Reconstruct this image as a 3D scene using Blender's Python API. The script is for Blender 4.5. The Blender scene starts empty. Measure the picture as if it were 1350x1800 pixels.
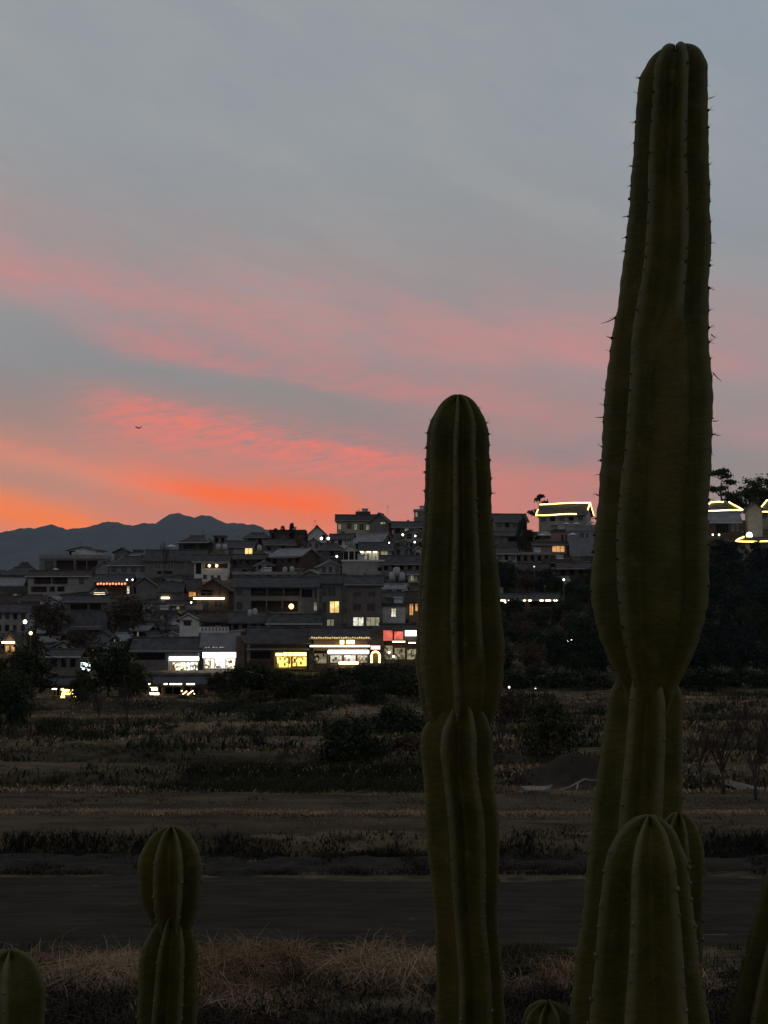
import bpy, math, random
import numpy as np
from mathutils import Vector, noise as mnoise

random.seed(7); rng = np.random.default_rng(7)
S = bpy.context.scene
COL = S.collection
R = math.radians

# ------------------------------------------------------------------ camera
F = 2000.0                       # focal length in photo pixels (1350 x 1800)
CAMZ = 9.0
PITCH = math.atan(160 / F)
cd = bpy.data.cameras.new('camera'); cam = bpy.data.objects.new('camera', cd); COL.objects.link(cam)
cam.location = (0, 0, CAMZ); cam.rotation_euler = (math.pi / 2 + PITCH, 0, 0)
cd.sensor_fit = 'VERTICAL'; cd.sensor_height = 24; cd.sensor_width = 18; cd.lens = F / 1800 * 24
cd.clip_start = .05; cd.clip_end = 60000
S.camera = cam
S.view_settings.view_transform = 'Standard'; S.view_settings.look = 'None'
S.view_settings.exposure = 0; S.view_settings.gamma = 1; S.view_settings.use_curve_mapping = False
S.render.engine = 'CYCLES'
S.cycles.use_denoising = True
S.cycles.max_bounces = 5; S.cycles.diffuse_bounces = 3; S.cycles.glossy_bounces = 2; S.cycles.volume_bounces = 1
S.cycles.transparent_max_bounces = 8
S.cycles.sample_clamp_indirect = 3

def lin(r, g, b, a=1):
    f = lambda c: ((c / 255 + .055) / 1.055) ** 2.4 if c > 10.3 else c / 255 / 12.92
    return (f(r), f(g), f(b), a)

# ------------------------------------------------------------------ dusk sky (world)
W = bpy.data.worlds.new('World'); S.world = W; W.use_nodes = True
nt = W.node_tree; nt.nodes.clear()
class V:
    def __init__(s, sock): s.s = sock
    def _m(s, op, *o):
        n = nt.nodes.new('ShaderNodeMath'); n.operation = op
        nt.links.new(s.s, n.inputs[0])
        for i, x in enumerate(o):
            if isinstance(x, V): nt.links.new(x.s, n.inputs[i + 1])
            else: n.inputs[i + 1].default_value = x
        return V(n.outputs[0])
    def __add__(s, o): return s._m('ADD', o)
    def __sub__(s, o): return s._m('SUBTRACT', o)
    def __mul__(s, o): return s._m('MULTIPLY', o)
    def __truediv__(s, o): return s._m('DIVIDE', o)
    def clamp(s): return s._m('MAXIMUM', 0.0)._m('MINIMUM', 1.0)
    def sstep(s, a, b):
        n = nt.nodes.new('ShaderNodeMapRange'); n.interpolation_type = 'SMOOTHSTEP'
        nt.links.new(s.s, n.inputs[0]); n.inputs[1].default_value = a; n.inputs[2].default_value = b
        return V(n.outputs[0])
tc = nt.nodes.new('ShaderNodeTexCoord'); sx = nt.nodes.new('ShaderNodeSeparateXYZ')
nt.links.new(tc.outputs['Generated'], sx.inputs[0])
dx, dy, dz = (V(sx.outputs[i]) for i in range(3))
AZ = dx._m('ARCTAN2', dy); EL = dz._m('ARCSINE')
def noise(vec3, scale, detail=4, rough=.55):
    c = nt.nodes.new('ShaderNodeCombineXYZ')
    for i, v in enumerate(vec3):
        if isinstance(v, V): nt.links.new(v.s, c.inputs[i])
        else: c.inputs[i].default_value = v
    n = nt.nodes.new('ShaderNodeTexNoise'); n.inputs['Scale'].default_value = scale
    n.inputs['Detail'].default_value = detail; n.inputs['Roughness'].default_value = rough
    nt.links.new(c.outputs[0], n.inputs['Vector']); return V(n.outputs[0])
Q = EL + AZ * .19
n_long = noise((AZ * 5.0, Q * 34.0, 0.0), 1.0, 5, .58)           # long streaks
n_fine = noise((AZ * 22.0 + EL * 60.0, Q * 95.0, 3.0), 1.0, 4, .6)  # ripples
n_blob = noise((AZ * 14.0, EL * 30.0, 7.0), 1.0, 4, .6)
n_big = noise((AZ * 2.2, EL * 9.0, 11.0), 1.0, 3, .5)
warp = (n_long - .5) * .040 + (n_big - .5) * .035 + (n_fine - .5) * .012

def ramp(fac, stops):
    n = nt.nodes.new('ShaderNodeValToRGB'); cr = n.color_ramp
    while len(cr.elements) < len(stops): cr.elements.new(.5)
    for e, (p, c) in zip(cr.elements, stops): e.position = p; e.color = lin(*c)
    nt.links.new(fac.s, n.inputs[0]); return n.outputs[0]
def mix(a, b, fac):
    n = nt.nodes.new('ShaderNodeMix'); n.data_type = 'RGBA'; n.clamp_factor = True
    nt.links.new(a, n.inputs[6])
    if isinstance(b, tuple): n.inputs[7].default_value = lin(*b)
    else: nt.links.new(b, n.inputs[7])
    nt.links.new(fac.s, n.inputs[0]); return n.outputs[2]
# el/1.0 on the ramp: 0 .. 1.0 rad
west = ramp(EL + (n_big - .5) * .03, [(0, (205, 128, 100)), (.055, (198, 126, 104)), (.10, (172, 128, 116)), (.16, (146, 130, 127)), (.21, (134, 135, 137)),
                  (.30, (140, 141, 142)), (.40, (142, 147, 151)), (.50, (140, 146, 151)), (.75, (116, 123, 131)), (1.0, (100, 106, 115))])
right = ramp(EL, [(0, (140, 130, 126)), (.10, (141, 131, 129)), (.2, (139, 138, 140)), (.33, (139, 145, 151)), (.5, (136, 146, 156)),
                  (.75, (116, 123, 131)), (1.0, (100, 106, 115))])
east = ramp(EL, [(0, (122, 114, 112)), (.2, (122, 117, 117)), (.5, (112, 114, 118)), (1.0, (100, 104, 112))])
aa = AZ._m('ABSOLUTE')
col = mix(west, right, AZ.sstep(.10, .32))
col = mix(col, east, aa.sstep(.9, 2.2))
def band(c0, c1, wlo, whi, a0, a1, fade, wob=1.0):
    d = EL - (AZ * c1 + c0) + warp * wob
    w = d.sstep(-.002, .002) * (whi - wlo) + wlo
    u = d / w
    g = (u * u * -1.0)._m('EXPONENT')
    return g * AZ.sstep(a0 - fade, a0) * (AZ.sstep(a1, a1 + fade) * -1.0 + 1.0)
n_rip = noise((AZ * 26.0 + EL * 38.0, EL * 150.0 - AZ * 30.0, 5.0), 1.0, 5, .65)    # feathered ripples
n_mid = noise((AZ * 9.0 + EL * 8.0, Q * 26.0, 17.0), 1.0, 6, .62)
# faint high mottling: thin cloud with paler and bluer patches
n_hi = noise((AZ * 4.0 + EL * 2.0, EL * 9.0 + AZ * 2.0, 23.0), 1.6, 7, .62)
col = mix(col, (160, 158, 156), (n_hi * 3.2 - 1.55).clamp() * EL.sstep(.12, .26) * .55)
col = mix(col, (122, 137, 148), (n_hi * -3.4 + 1.45).clamp() * EL.sstep(.12, .26) * .6)
# broad warm spread at the sunset end
col = mix(col, (178, 133, 120), (EL.sstep(.10, .20) * -1.0 + 1.0) * AZ.sstep(-1.3, -.6) * (AZ.sstep(-.22, -.02) * -1.0 + 1.0) * .75)
# cool gaps
col = mix(col, (126, 136, 138), band(.188, -.13, .018, .022, -.75, -.12, .18) * (n_mid * .8))
col = mix(col, (128, 130, 134), band(.140, -.06, .016, .016, -.10, .24, .10) * (n_mid * 1.45))
# high, thin rose veil and the upper bands
col = mix(col, (162, 140, 140), band(.258, -.13, .055, .055, -.9, .35, .25) * (n_mid * 1.7 - .35).clamp())
col = mix(col, (190, 132, 130), band(.236, -.125, .022, .034, -.6, .22, .2) * (n_mid * 1.4 + n_rip * .9 - .62).clamp())
col = mix(col, (202, 125, 123), band(.186, -.165, .010, .026, -.17, .12, .14) * (n_mid * 1.1 + n_rip * 1.1 - .58).clamp())
col = mix(col, (168, 135, 135), band(.170, -.10, .022, .03, .10, .5, .12) * (n_blob * 2.2 - .65).clamp())
# warm glow low over the mountains
glow = (EL.sstep(.015, .12) * -1.0 + 1.0) * AZ.sstep(-.9, -.5) * (AZ.sstep(-.03, .19) * -1.0 + 1.0)
col = mix(col, (240, 124, 98), glow * (n_mid * .6 + .5))
# coral band, combed into ripples
rip = (n_rip * 3.2 - 1.05).clamp()
col = mix(col, (208, 125, 117), band(.116, -.165, .034, .027, -.21, .09, .10, .9) * (rip * .55 + n_mid * .5))
col = mix(col, (233, 119, 105), band(.126, -.15, .019, .016, -.20, -.02, .08, .8) * (rip * .8 + .05))
col = mix(col, (206, 120, 115), band(.100, -.05, .038, .034, .04, .22, .08) * (n_blob * 1.6 + n_rip * .8 - .65).clamp())
# orange heart and the flame at the far end
col = mix(col, (250, 104, 50), band(.080, -.10, .018, .017, -.19, -.07, .08, .8) * (n_mid * .6 + .68).clamp())
col = mix(col, (190, 138, 118), band(.045, -.235, .008, .009, -.4, -.19, .07, .8) * .55)
col = mix(col, (234, 130, 104), band(.072, -.17, .016, .016, -.8, -.22, .08, 1.0) * (n_mid * .8 + n_rip * .5 - .22).clamp())
col = mix(col, (252, 124, 54), band(.016, -.20, .016, .012, -.7, -.27, .08, .7) * .9)
below = EL.sstep(-.03, .0)
col = mix(nt.nodes.new('ShaderNodeRGB').outputs[0], col, below)
for n in nt.nodes:
    if n.type == 'RGB': n.outputs[0].default_value = (.05, .05, .055, 1)
bg = nt.nodes.new('ShaderNodeBackground')
bst = (EL.sstep(.0, .16) * -1.0 + 1.0) * .26 + 1.15; nt.links.new(bst.s, bg.inputs[1])
nt.links.new(col, bg.inputs[0])
# faint physical twilight on top
sky = nt.nodes.new('ShaderNodeTexSky'); sky.sky_type = 'NISHITA'; sky.sun_disc = False
sky.sun_elevation = R(-3.0); sky.sun_rotation = R(-10)
bg2 = nt.nodes.new('ShaderNodeBackground'); bg2.inputs[1].default_value = .05
nt.links.new(sky.outputs[0], bg2.inputs[0])
ad = nt.nodes.new('ShaderNodeAddShader'); nt.links.new(bg.outputs[0], ad.inputs[0]); nt.links.new(bg2.outputs[0], ad.inputs[1])
wo = nt.nodes.new('ShaderNodeOutputWorld'); nt.links.new(ad.outputs[0], wo.inputs[0])

# ------------------------------------------------------------------ helpers
cp, sp_ = math.cos(PITCH), math.sin(PITCH)
def at(px, py, Y):
    """world point on the line of sight of a photo pixel, at distance Y ahead"""
    u = (px - 675) / F; v = (900 - py) / F
    d = Vector((u, cp - v * sp_, sp_ + v * cp)); return Vector((0, 0, CAMZ)) + d * (Y / d.y)

def tag(o, label=None, cat=None, group=None, kind=None):
    if label: o['label'] = label
    if cat: o['category'] = cat
    if group: o['group'] = group
    if kind: o['kind'] = kind
    return o
def empty(name, loc, label, cat, group=None, rz=0):
    o = bpy.data.objects.new(name, None); COL.objects.link(o); o.location = loc; o.rotation_euler.z = rz
    o.empty_display_size = .2
    return tag(o, label, cat, group)
def copy_tree(o, parent=None):
    c = o.copy(); COL.objects.link(c); c.parent = parent
    for ch in o.children: copy_tree(ch, c)
    return c

class MB:
    def __init__(s): s.v = []; s.f = []
    def quad(s, *p):
        n = len(s.v); s.v += [tuple(q) for q in p]; s.f.append(tuple(range(n, n + len(p)))); return s
    def box(s, x0, x1, y0, y1, z0, z1):
        n = len(s.v)
        s.v += [(x0, y0, z0), (x1, y0, z0), (x1, y1, z0), (x0, y1, z0), (x0, y0, z1), (x1, y0, z1), (x1, y1, z1), (x0, y1, z1)]
        s.f += [tuple(n + i for i in q) for q in ((0, 3, 2, 1), (4, 5, 6, 7), (0, 1, 5, 4), (1, 2, 6, 5), (2, 3, 7, 6), (3, 0, 4, 7))]
        return s
    def slab(s, p, t):
        """quad/polygon p extruded down by t"""
        n = len(s.v); k = len(p)
        s.v += [tuple(q) for q in p] + [(q[0], q[1], q[2] - t) for q in p]
        s.f.append(tuple(range(n, n + k))); s.f.append(tuple(range(n + 2 * k - 1, n + k - 1, -1)))
        for i in range(k):
            j = (i + 1) % k; s.f.append((n + i, n + k + i, n + k + j, n + j))
        return s
    def tube(s, pts, rad, k=6, cap=True):
        pts = [Vector(p) for p in pts]; m = len(pts)
        if not hasattr(rad, '__len__'): rad = [rad] * m
        n = len(s.v)
        for i, p in enumerate(pts):
            t = (pts[min(i + 1, m - 1)] - pts[max(i - 1, 0)])
            if t.length < 1e-9: t = Vector((0, 0, 1))
            t.normalize(); a = t.orthogonal().normalized() if abs(t.z) > .95 else t.cross(Vector((0, 0, 1))).normalized(); b = t.cross(a)
            for j in range(k):
                th = 2 * math.pi * j / k; q = p + (a * math.cos(th) + b * math.sin(th)) * rad[i]; s.v.append(tuple(q))
        for i in range(m - 1):
            for j in range(k):
                s.f.append((n + i * k + j, n + i * k + (j + 1) % k, n + (i + 1) * k + (j + 1) % k, n + (i + 1) * k + j))
        if cap:
            s.f.append(tuple(n + j for j in range(k))[::-1]); s.f.append(tuple(n + (m - 1) * k + j for j in range(k)))
        return s
    def lathe(s, prof, c=(0, 0, 0), k=10):
        n = len(s.v); m = len(prof)
        for (r, z) in prof:
            for j in range(k):
                th = 2 * math.pi * j / k; s.v.append((c[0] + r * math.cos(th), c[1] + r * math.sin(th), c[2] + z))
        for i in range(m - 1):
            for j in range(k):
                s.f.append((n + i * k + j, n + i * k + (j + 1) % k, n + (i + 1) * k + (j + 1) % k, n + (i + 1) * k + j))
        s.f.append(tuple(n + j for j in range(k))[::-1]); s.f.append(tuple(n + (m - 1) * k + j for j in range(k)))
        return s
    def build(s, name, mat, parent=None, smooth=False, loc=None):
        me = bpy.data.meshes.new(name); me.from_pydata(s.v, [], s.f); me.update()
        o = bpy.data.objects.new(name, me); COL.objects.link(o); me.materials.append(mat)
        if parent: o.parent = parent
        if loc is not None: o.location = loc
        if smooth: me.polygons.foreach_set('use_smooth', [True] * len(me.polygons))
        return o

def np_mesh(name, v, f, mat, parent=None, smooth=False, mats=None):
    """v (n,3), f (m,k) numpy"""
    me = bpy.data.meshes.new(name); v = np.asarray(v, dtype=np.float32); f = np.asarray(f, dtype=np.int32)
    k = f.shape[1]; me.vertices.add(len(v)); me.vertices.foreach_set('co', v.ravel())
    me.loops.add(f.size); me.loops.foreach_set('vertex_index', f.ravel())
    me.polygons.add(len(f)); me.polygons.foreach_set('loop_start', np.arange(0, f.size, k, dtype=np.int32))
    me.polygons.foreach_set('loop_total', np.full(len(f), k, dtype=np.int32))
    if smooth: me.polygons.foreach_set('use_smooth', np.ones(len(f), dtype=bool))
    me.update(calc_edges=True); me.validate()
    me.materials.append(mat)
    o = bpy.data.objects.new(name, me); COL.objects.link(o)
    if parent: o.parent = parent
    return o

# ------------------------------------------------------------------ materials
MATS = {}
def mat(name, c1, c2=None, scale=2.0, rough=.9, bump=0.0, bscale=None, spec=.25, island=False, stretch=None, metal=0):
    if name in MATS: return MATS[name]
    m = bpy.data.materials.new(name); m.use_nodes = True; t = m.node_tree; b = t.nodes['Principled BSDF']
    b.inputs['Roughness'].default_value = rough; b.inputs['Specular IOR Level'].default_value = spec; b.inputs['Metallic'].default_value = metal
    c2 = c2 or tuple(x * .65 for x in c1)
    tcn = t.nodes.new('ShaderNodeTexCoord'); vec = tcn.outputs['Object']
    if stretch:
        mp = t.nodes.new('ShaderNodeMapping'); mp.inputs['Scale'].default_value = stretch
        t.links.new(vec, mp.inputs[0]); vec = mp.outputs[0]
    n = t.nodes.new('ShaderNodeTexNoise'); n.inputs['Scale'].default_value = scale; n.inputs['Detail'].default_value = 5
    n.inputs['Roughness'].default_value = .6; t.links.new(vec, n.inputs['Vector'])
    mx = t.nodes.new('ShaderNodeMix'); mx.data_type = 'RGBA'
    mx.inputs[6].default_value = (*c1, 1); mx.inputs[7].default_value = (*c2, 1)
    mr = t.nodes.new('ShaderNodeMapRange'); mr.inputs[1].default_value = .35; mr.inputs[2].default_value = .65
    if island:
        g = t.nodes.new('ShaderNodeNewGeometry')
        ma = t.nodes.new('ShaderNodeMath'); ma.operation = 'MULTIPLY_ADD'
        t.links.new(g.outputs['Random Per Island'], ma.inputs[0]); ma.inputs[1].default_value = .35; 
        t.links.new(n.outputs[0], ma.inputs[2]); 
        mr.inputs[1].default_value = .45; mr.inputs[2].default_value = .9
        t.links.new(ma.outputs[0], mr.inputs[0])
    else: t.links.new(n.outputs[0], mr.inputs[0])
    t.links.new(mr.outputs[0], mx.inputs[0]); t.links.new(mx.outputs[2], b.inputs['Base Color'])
    if bump:
        n2 = t.nodes.new('ShaderNodeTexNoise'); n2.inputs['Scale'].default_value = bscale or scale * 4; n2.inputs['Detail'].default_value = 6
        t.links.new(vec, n2.inputs['Vector'])
        bp = t.nodes.new('ShaderNodeBump'); bp.inputs['Strength'].default_value = 1; bp.inputs['Distance'].default_value = bump
        t.links.new(n2.outputs[0], bp.inputs['Height']); t.links.new(bp.outputs[0], b.inputs['Normal'])
    MATS[name] = m; return m
def emit(name, c, st, c2=None, scale=2.0):
    if name in MATS: return MATS[name]
    m = bpy.data.materials.new(name); m.use_nodes = True; t = m.node_tree; b = t.nodes['Principled BSDF']
    b.inputs['Base Color'].default_value = (.5, .5, .5, 1); b.inputs['Emission Strength'].default_value = st
    b.inputs['Emission Color'].default_value = (*c, 1)
    if c2:
        tcn = t.nodes.new('ShaderNodeTexCoord'); n = t.nodes.new('ShaderNodeTexVoronoi'); n.inputs['Scale'].default_value = scale
        t.links.new(tcn.outputs['Object'], n.inputs['Vector'])
        sp = t.nodes.new('ShaderNodeSeparateColor'); t.links.new(n.outputs['Color'], sp.inputs[0])
        mx = t.nodes.new('ShaderNodeMix'); mx.data_type = 'RGBA'; mx.inputs[6].default_value = (*c, 1); mx.inputs[7].default_value = (*c2, 1)
        t.links.new(sp.outputs[0], mx.inputs[0]); t.links.new(mx.outputs[2], b.inputs['Emission Color'])
    MATS[name] = m; return m

M_soil = mat('ploughed_soil', (.050, .045, .032), (.028, .0255, .019), 1.1, 1, .06, 5, .1, stretch=(.35, 1, 1))
M_stub = mat('stubble_soil', (.115, .086, .052), (.046, .037, .025), .8, 1, .06, 4, .1, stretch=(.3, 1.3, 1))
M_path = mat('pale_path', (.24, .22, .19), (.15, .14, .12), 1.0, 1, .02, 6)
M_plaster = mat('white_plaster', (.74, .74, .72), (.56, .56, .55), .7, .9)
M_cream = mat('cream_plaster', (.50, .46, .35), (.38, .34, .26), .6, .9)
M_grey = mat('grey_plaster', (.36, .36, .355), (.24, .24, .245), .6, .9)
M_conc = mat('dark_concrete', (.22, .22, .22), (.15, .15, .152), .5, .9)
M_brick = mat('grey_brick', (.19, .18, .17), (.12, .115, .11), 1.2, .95)
M_wood = mat('dark_timber', (.115, .078, .056), (.06, .042, .033), 1.5, .8)
M_ochre = mat('ochre_plaster', (.34, .22, .12), (.24, .15, .08), .8, .9)
M_pink = mat('faded_pink_plaster', (.38, .25, .21), (.28, .19, .17), .6, .9)
M_blue = mat('blue_grey_plaster', (.28, .31, .34), (.20, .22, .25), .6, .9)
M_tile = mat('dark_roof_tiles', (.105, .105, .108), (.055, .055, .06), .8, .85, .05, 3)
M_tile2 = mat('brown_roof_tiles', (.09, .075, .065), (.05, .042, .038), .8, .85, .05, 3)
M_tilep = mat('pale_roof_sheet', (.30, .31, .33), (.19, .20, .21), .6, .6)
M_dark = mat('dark_interior', (.02, .018, .016), (.012, .011, .01), 1, .95)  # near-black: shade of unlit rooms put into the colour; also a black roof
M_glass = mat('dark_window_glass', (.03, .035, .04), (.02, .022, .025), 1, .15, spec=.6)
M_frame = mat('window_frame', (.12, .10, .09), (.08, .065, .06), 2, .7)
M_wframe = mat('white_frame', (.55, .55, .53), (.42, .42, .41), 2, .7)
M_inner = mat('shop_interior', (.62, .58, .50), (.50, .42, .34), .8, .8)
M_metal = mat('grey_metal', (.22, .22, .23), (.15, .15, .16), 3, .5, metal=.5)
M_canvas = mat('white_canvas', (.72, .71, .68), (.60, .59, .57), 2, .9)
M_steel = mat('steel_tank', (.45, .46, .47), (.34, .35, .36), 2, .45, metal=.3)
M_bark = mat('bark', (.075, .06, .05), (.045, .036, .03), 6, .95)
M_pbark = mat('pale_bark', (.30, .28, .26), (.20, .185, .17), 6, .95)
M_twig = mat('twigs', (.085, .068, .058), (.05, .042, .036), 3, .95, island=True)
M_leafd = mat('dark_foliage', (.050, .064, .036), (.022, .032, .018), .8, .9, spec=.1, island=True)
M_leafb = mat('blue_green_foliage', (.036, .050, .044), (.016, .026, .024), .8, .9, spec=.1, island=True)
M_leafo = mat('olive_foliage', (.085, .085, .045), (.045, .048, .026), .8, .9, spec=.1, island=True)
M_leafbr = mat('brown_foliage', (.115, .085, .062), (.06, .046, .036), .8, .9, spec=.1, island=True)
M_dry = mat('dry_grass', (.41, .272, .158), (.138, .090, .054), 1.1, .95, spec=.1, island=True)
M_dryp = mat('pale_dry_grass', (.55, .405, .255), (.26, .182, .112), 1.1, .95, spec=.1, island=True)
M_dryg = mat('green_dry_grass', (.12, .115, .06), (.06, .06, .034), 1.1, .95, spec=.1, island=True)
M_weed = mat('dark_weeds', (.075, .062, .048), (.032, .03, .024), 1.5, .95, spec=.1, island=True)

E_white = emit('white_tube_light', (1, .98, .95), 9)
E_warm = emit('warm_tube_light', (1, .72, .36), 7)
E_led = emit('yellow_led', (1, .74, .20), 5)
E_ledw = emit('warm_white_led', (1, .82, .50), 5)
E_bulb = emit('bulb', (1, .90, .74), 4.5)
E_bulbw = emit('warm_bulb', (1, .66, .34), 5)
E_red = emit('red_sign_light', (1, .12, .05), 1.2, (.25, .02, .01), 1.2)
E_pinkl = emit('pink_bulb', (1, .45, .45), 2)
E_winy = emit('lit_window_yellow', (1, .72, .26), 1.3, (.55, .33, .08), 1.3)
E_winw = emit('lit_window_white', (.95, .92, .75), 1.2, (.25, .24, .18), 1.6)
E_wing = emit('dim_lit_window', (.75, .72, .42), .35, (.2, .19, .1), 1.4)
E_wino = emit('lit_window_orange', (1, .48, .13), .8, (.4, .18, .05), 1.2)
E_hearth = emit('faint_warm_window', (1, .55, .2), .30, (.3, .14, .05), 1.3)
E_good = emit('glow_shop_display', (1, .88, .55), 2.6, (.6, .5, .22), 1.1)  # emissive: lamplight falling on the display is put into its colour
E_goodw = emit('glow_shop_display_white', (.95, 1, .97), 2.8, (.6, .75, .65), 1.1)

# ------------------------------------------------------------------ terrain
def _h(ix, iy, s):
    n = (ix * 374761393 + iy * 668265263 + s * 974711) & 0x7fffffff
    n = ((n ^ (n >> 13)) * 1274126177) & 0x7fffffff
    return ((n ^ (n >> 16)) & 0xffff) / 65535.0
def vnoise(x, y, s=0):
    x = np.asarray(x, dtype=float); y = np.asarray(y, dtype=float)
    ix = np.floor(x).astype(np.int64); iy = np.floor(y).astype(np.int64); fx = x - ix; fy = y - iy
    fx = fx * fx * (3 - 2 * fx); fy = fy * fy * (3 - 2 * fy)
    return (_h(ix, iy, s) * (1 - fx) + _h(ix + 1, iy, s) * fx) * (1 - fy) + (_h(ix, iy + 1, s) * (1 - fx) + _h(ix + 1, iy + 1, s) * fx) * fy
def fbm(x, y, s=0, o=4):
    t = 0; a = .5
    for i in range(o): t = t + a * vnoise(x * 2 ** i, y * 2 ** i, s + i); a *= .5
    return t
def sstep(a, b, x):
    t = np.clip((np.asarray(x, float) - a) / (b - a), 0, 1); return t * t * (3 - 2 * t)
GT_X = [-900, -200, 0, 100, 300, 450, 620, 750, 900, 1000, 1300, 1500, 2400]
GT_Y = [1030, 1016, 1010, 1000, 972, 958, 943, 936, 938, 930, 915, 905, 930]
HY0, HY1 = 188.0, 360.0
ROW0 = 1181
def hill_row(px, t): return ROW0 + (np.interp(px, GT_X, GT_Y) - ROW0) * t
def depth_at(px, row):
    t = (ROW0 - row) / (ROW0 - float(np.interp(px, GT_X, GT_Y))); return HY0 + (HY1 - HY0) * max(-.15, min(t, 1.04))
BANKS = ((56.5, .35), (62, .4), (68.5, .3), (76, .45), (85, .4), (97, .4))
def bank_y(x, i): return BANKS[i][0] + 5.0 * (fbm(x * .045, x * 0 + i, 100 + i, 3) - .45)
def ground(x, y):
    x = np.asarray(x, float); y = np.asarray(y, float)
    z = .25 * (fbm(x * .03, y * .05, 1) - .5) * sstep(22, 40, y)
    z = z + .32 * sstep(42.6, 43.3, y + .8 * (fbm(x * .25, y * .1, 5) - .5)) - .42 * np.exp(-((y - 42.4 + 1.1 * (fbm(x * .22, x * 0, 15) - .45)) / (.35 + .5 * fbm(x * .4, x * 0, 16))) ** 2)
    z = z + .22 * (fbm(x * 1.2, y * 1.2, 8) - .35) * np.exp(-((y - 40.5) / 1.6) ** 2)
    z = z + 1.1 * (fbm(x * .09, y * .12, 12) - .45) * sstep(52, 75, y) * (1 - sstep(150, 180, y))
    for i_, (yy, hh) in enumerate(BANKS):
        ww = bank_y(x, i_)
        z = z + hh * sstep(ww - .35, ww + .35, y) - hh * sstep(ww + 3, ww + 9, y) - .25 * np.exp(-((y - ww + .8) / .5) ** 2)
    z = z - 2.25 * sstep(112, 180, y)
    bank = np.clip((23.3 - y) / (23.3 - 3.9), 0, 1) * 7.4
    z = np.where(y < 25, np.maximum(z, np.minimum(bank, 7.4) + .05 * (fbm(x, y, 3) - .5)), z)
    px = 675 + F * x / np.maximum(y, 1)
    t = np.clip((y - HY0) / (HY1 - HY0), 0, 1)
    zh = CAMZ + (1060 - hill_row(px, t)) / F * np.maximum(y, 1)
    zh = zh * (1 - sstep(375, 800, y))
    return np.where(y > HY0, zh, z)
def gz(x, y): return float(ground(np.array([x]), np.array([y]))[0])

def axis(lo, hi, step, far_lo, far_hi, g=1.25):
    a = list(np.arange(lo, hi + 1e-6, step)); s = step
    while a[-1] < far_hi: s *= g; a.append(a[-1] + s)
    s = step
    while a[0] > far_lo: s *= g; a.insert(0, a[0] - s)
    return np.array(a)
def sheet(name, xs, ys, zf, m, smooth=True, bury=0):
    X, Y = np.meshgrid(xs, ys); Z = zf(X, Y); nx, ny = len(xs), len(ys)
    if bury:
        e = np.minimum(np.minimum(Y - ys[0], ys[-1] - Y), np.minimum(X - xs[0], xs[-1] - X)) + 1.2 * bury * (fbm(X * .35, Y * .35, 77) - .75) + 1.8 * bury * (fbm(X * .13, Y * .05, 79) - .55)
        Z = Z - .16 * (1 - sstep(0, bury, e))
    v = np.stack([X, Y, Z], -1).reshape(-1, 3)
    i = np.arange((nx - 1) * (ny - 1)); r = i // (nx - 1); c = i % (nx - 1); a = r * nx + c
    o = np_mesh(name, v, np.stack([a, a + 1, a + nx + 1, a + nx], 1), m, smooth=smooth)
    return tag(o, kind='structure')
def ground_material():
    m = bpy.data.materials.new('rough_land'); m.use_nodes = True; t = m.node_tree; b = t.nodes['Principled BSDF']
    b.inputs['Roughness'].default_value = 1; b.inputs['Specular IOR Level'].default_value = .1
    tcn = t.nodes.new('ShaderNodeTexCoord')
    def nz(sc, det, st):
        mp = t.nodes.new('ShaderNodeMapping'); mp.inputs['Scale'].default_value = st; t.links.new(tcn.outputs['Object'], mp.inputs[0])
        n = t.nodes.new('ShaderNodeTexNoise'); n.inputs['Scale'].default_value = sc; n.inputs['Detail'].default_value = det; n.inputs['Roughness'].default_value = .62
        t.links.new(mp.outputs[0], n.inputs['Vector']); return n.outputs[0]
    def rampn(f, stops):
        n = t.nodes.new('ShaderNodeValToRGB'); cr = n.color_ramp
        while len(cr.elements) < len(stops): cr.elements.new(.5)
        for e, (p, c) in zip(cr.elements, stops): e.position = p; e.color = (*c, 1)
        t.links.new(f, n.inputs[0]); return n.outputs[0]
    big = nz(.09, 6, (.35, 1, 1)); fine = nz(1.6, 6, (.5, 1, 1))
    c1 = rampn(big, [(.34, (.034, .033, .021)), (.43, (.064, .057, .036)), (.51, (.098, .082, .050)), (.58, (.155, .122, .076)), (.67, (.25, .195, .125))])
    c2 = rampn(fine, [(.35, (.3, .3, .3)), (.65, (1.45, 1.4, 1.3))])
    mx = t.nodes.new('ShaderNodeMix'); mx.data_type = 'RGBA'; mx.blend_type = 'MULTIPLY'; mx.inputs[0].default_value = 1
    t.links.new(c1, mx.inputs[6]); t.links.new(c2, mx.inputs[7]); t.links.new(mx.outputs[2], b.inputs['Base Color'])
    bp = t.nodes.new('ShaderNodeBump'); bp.inputs['Distance'].default_value = .15; t.links.new(fine, bp.inputs['Height']); t.links.new(bp.outputs[0], b.inputs['Normal'])
    return m
xs = np.clip(axis(-130, 130, 1.3, -8000, 8000, 1.3), -8000, 8000); ys = np.clip(np.concatenate([axis(-12, 60, .4, -400, 60, 1.4), axis(60.9, 110, .7, 60.9, 110, 1), axis(111.2, 420, 1.4, 111.2, 8000, 1.25)]), -430, 8000)
xs, ys = np.unique(xs), np.unique(ys)
sheet('ground', xs, ys, ground, ground_material())
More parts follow.
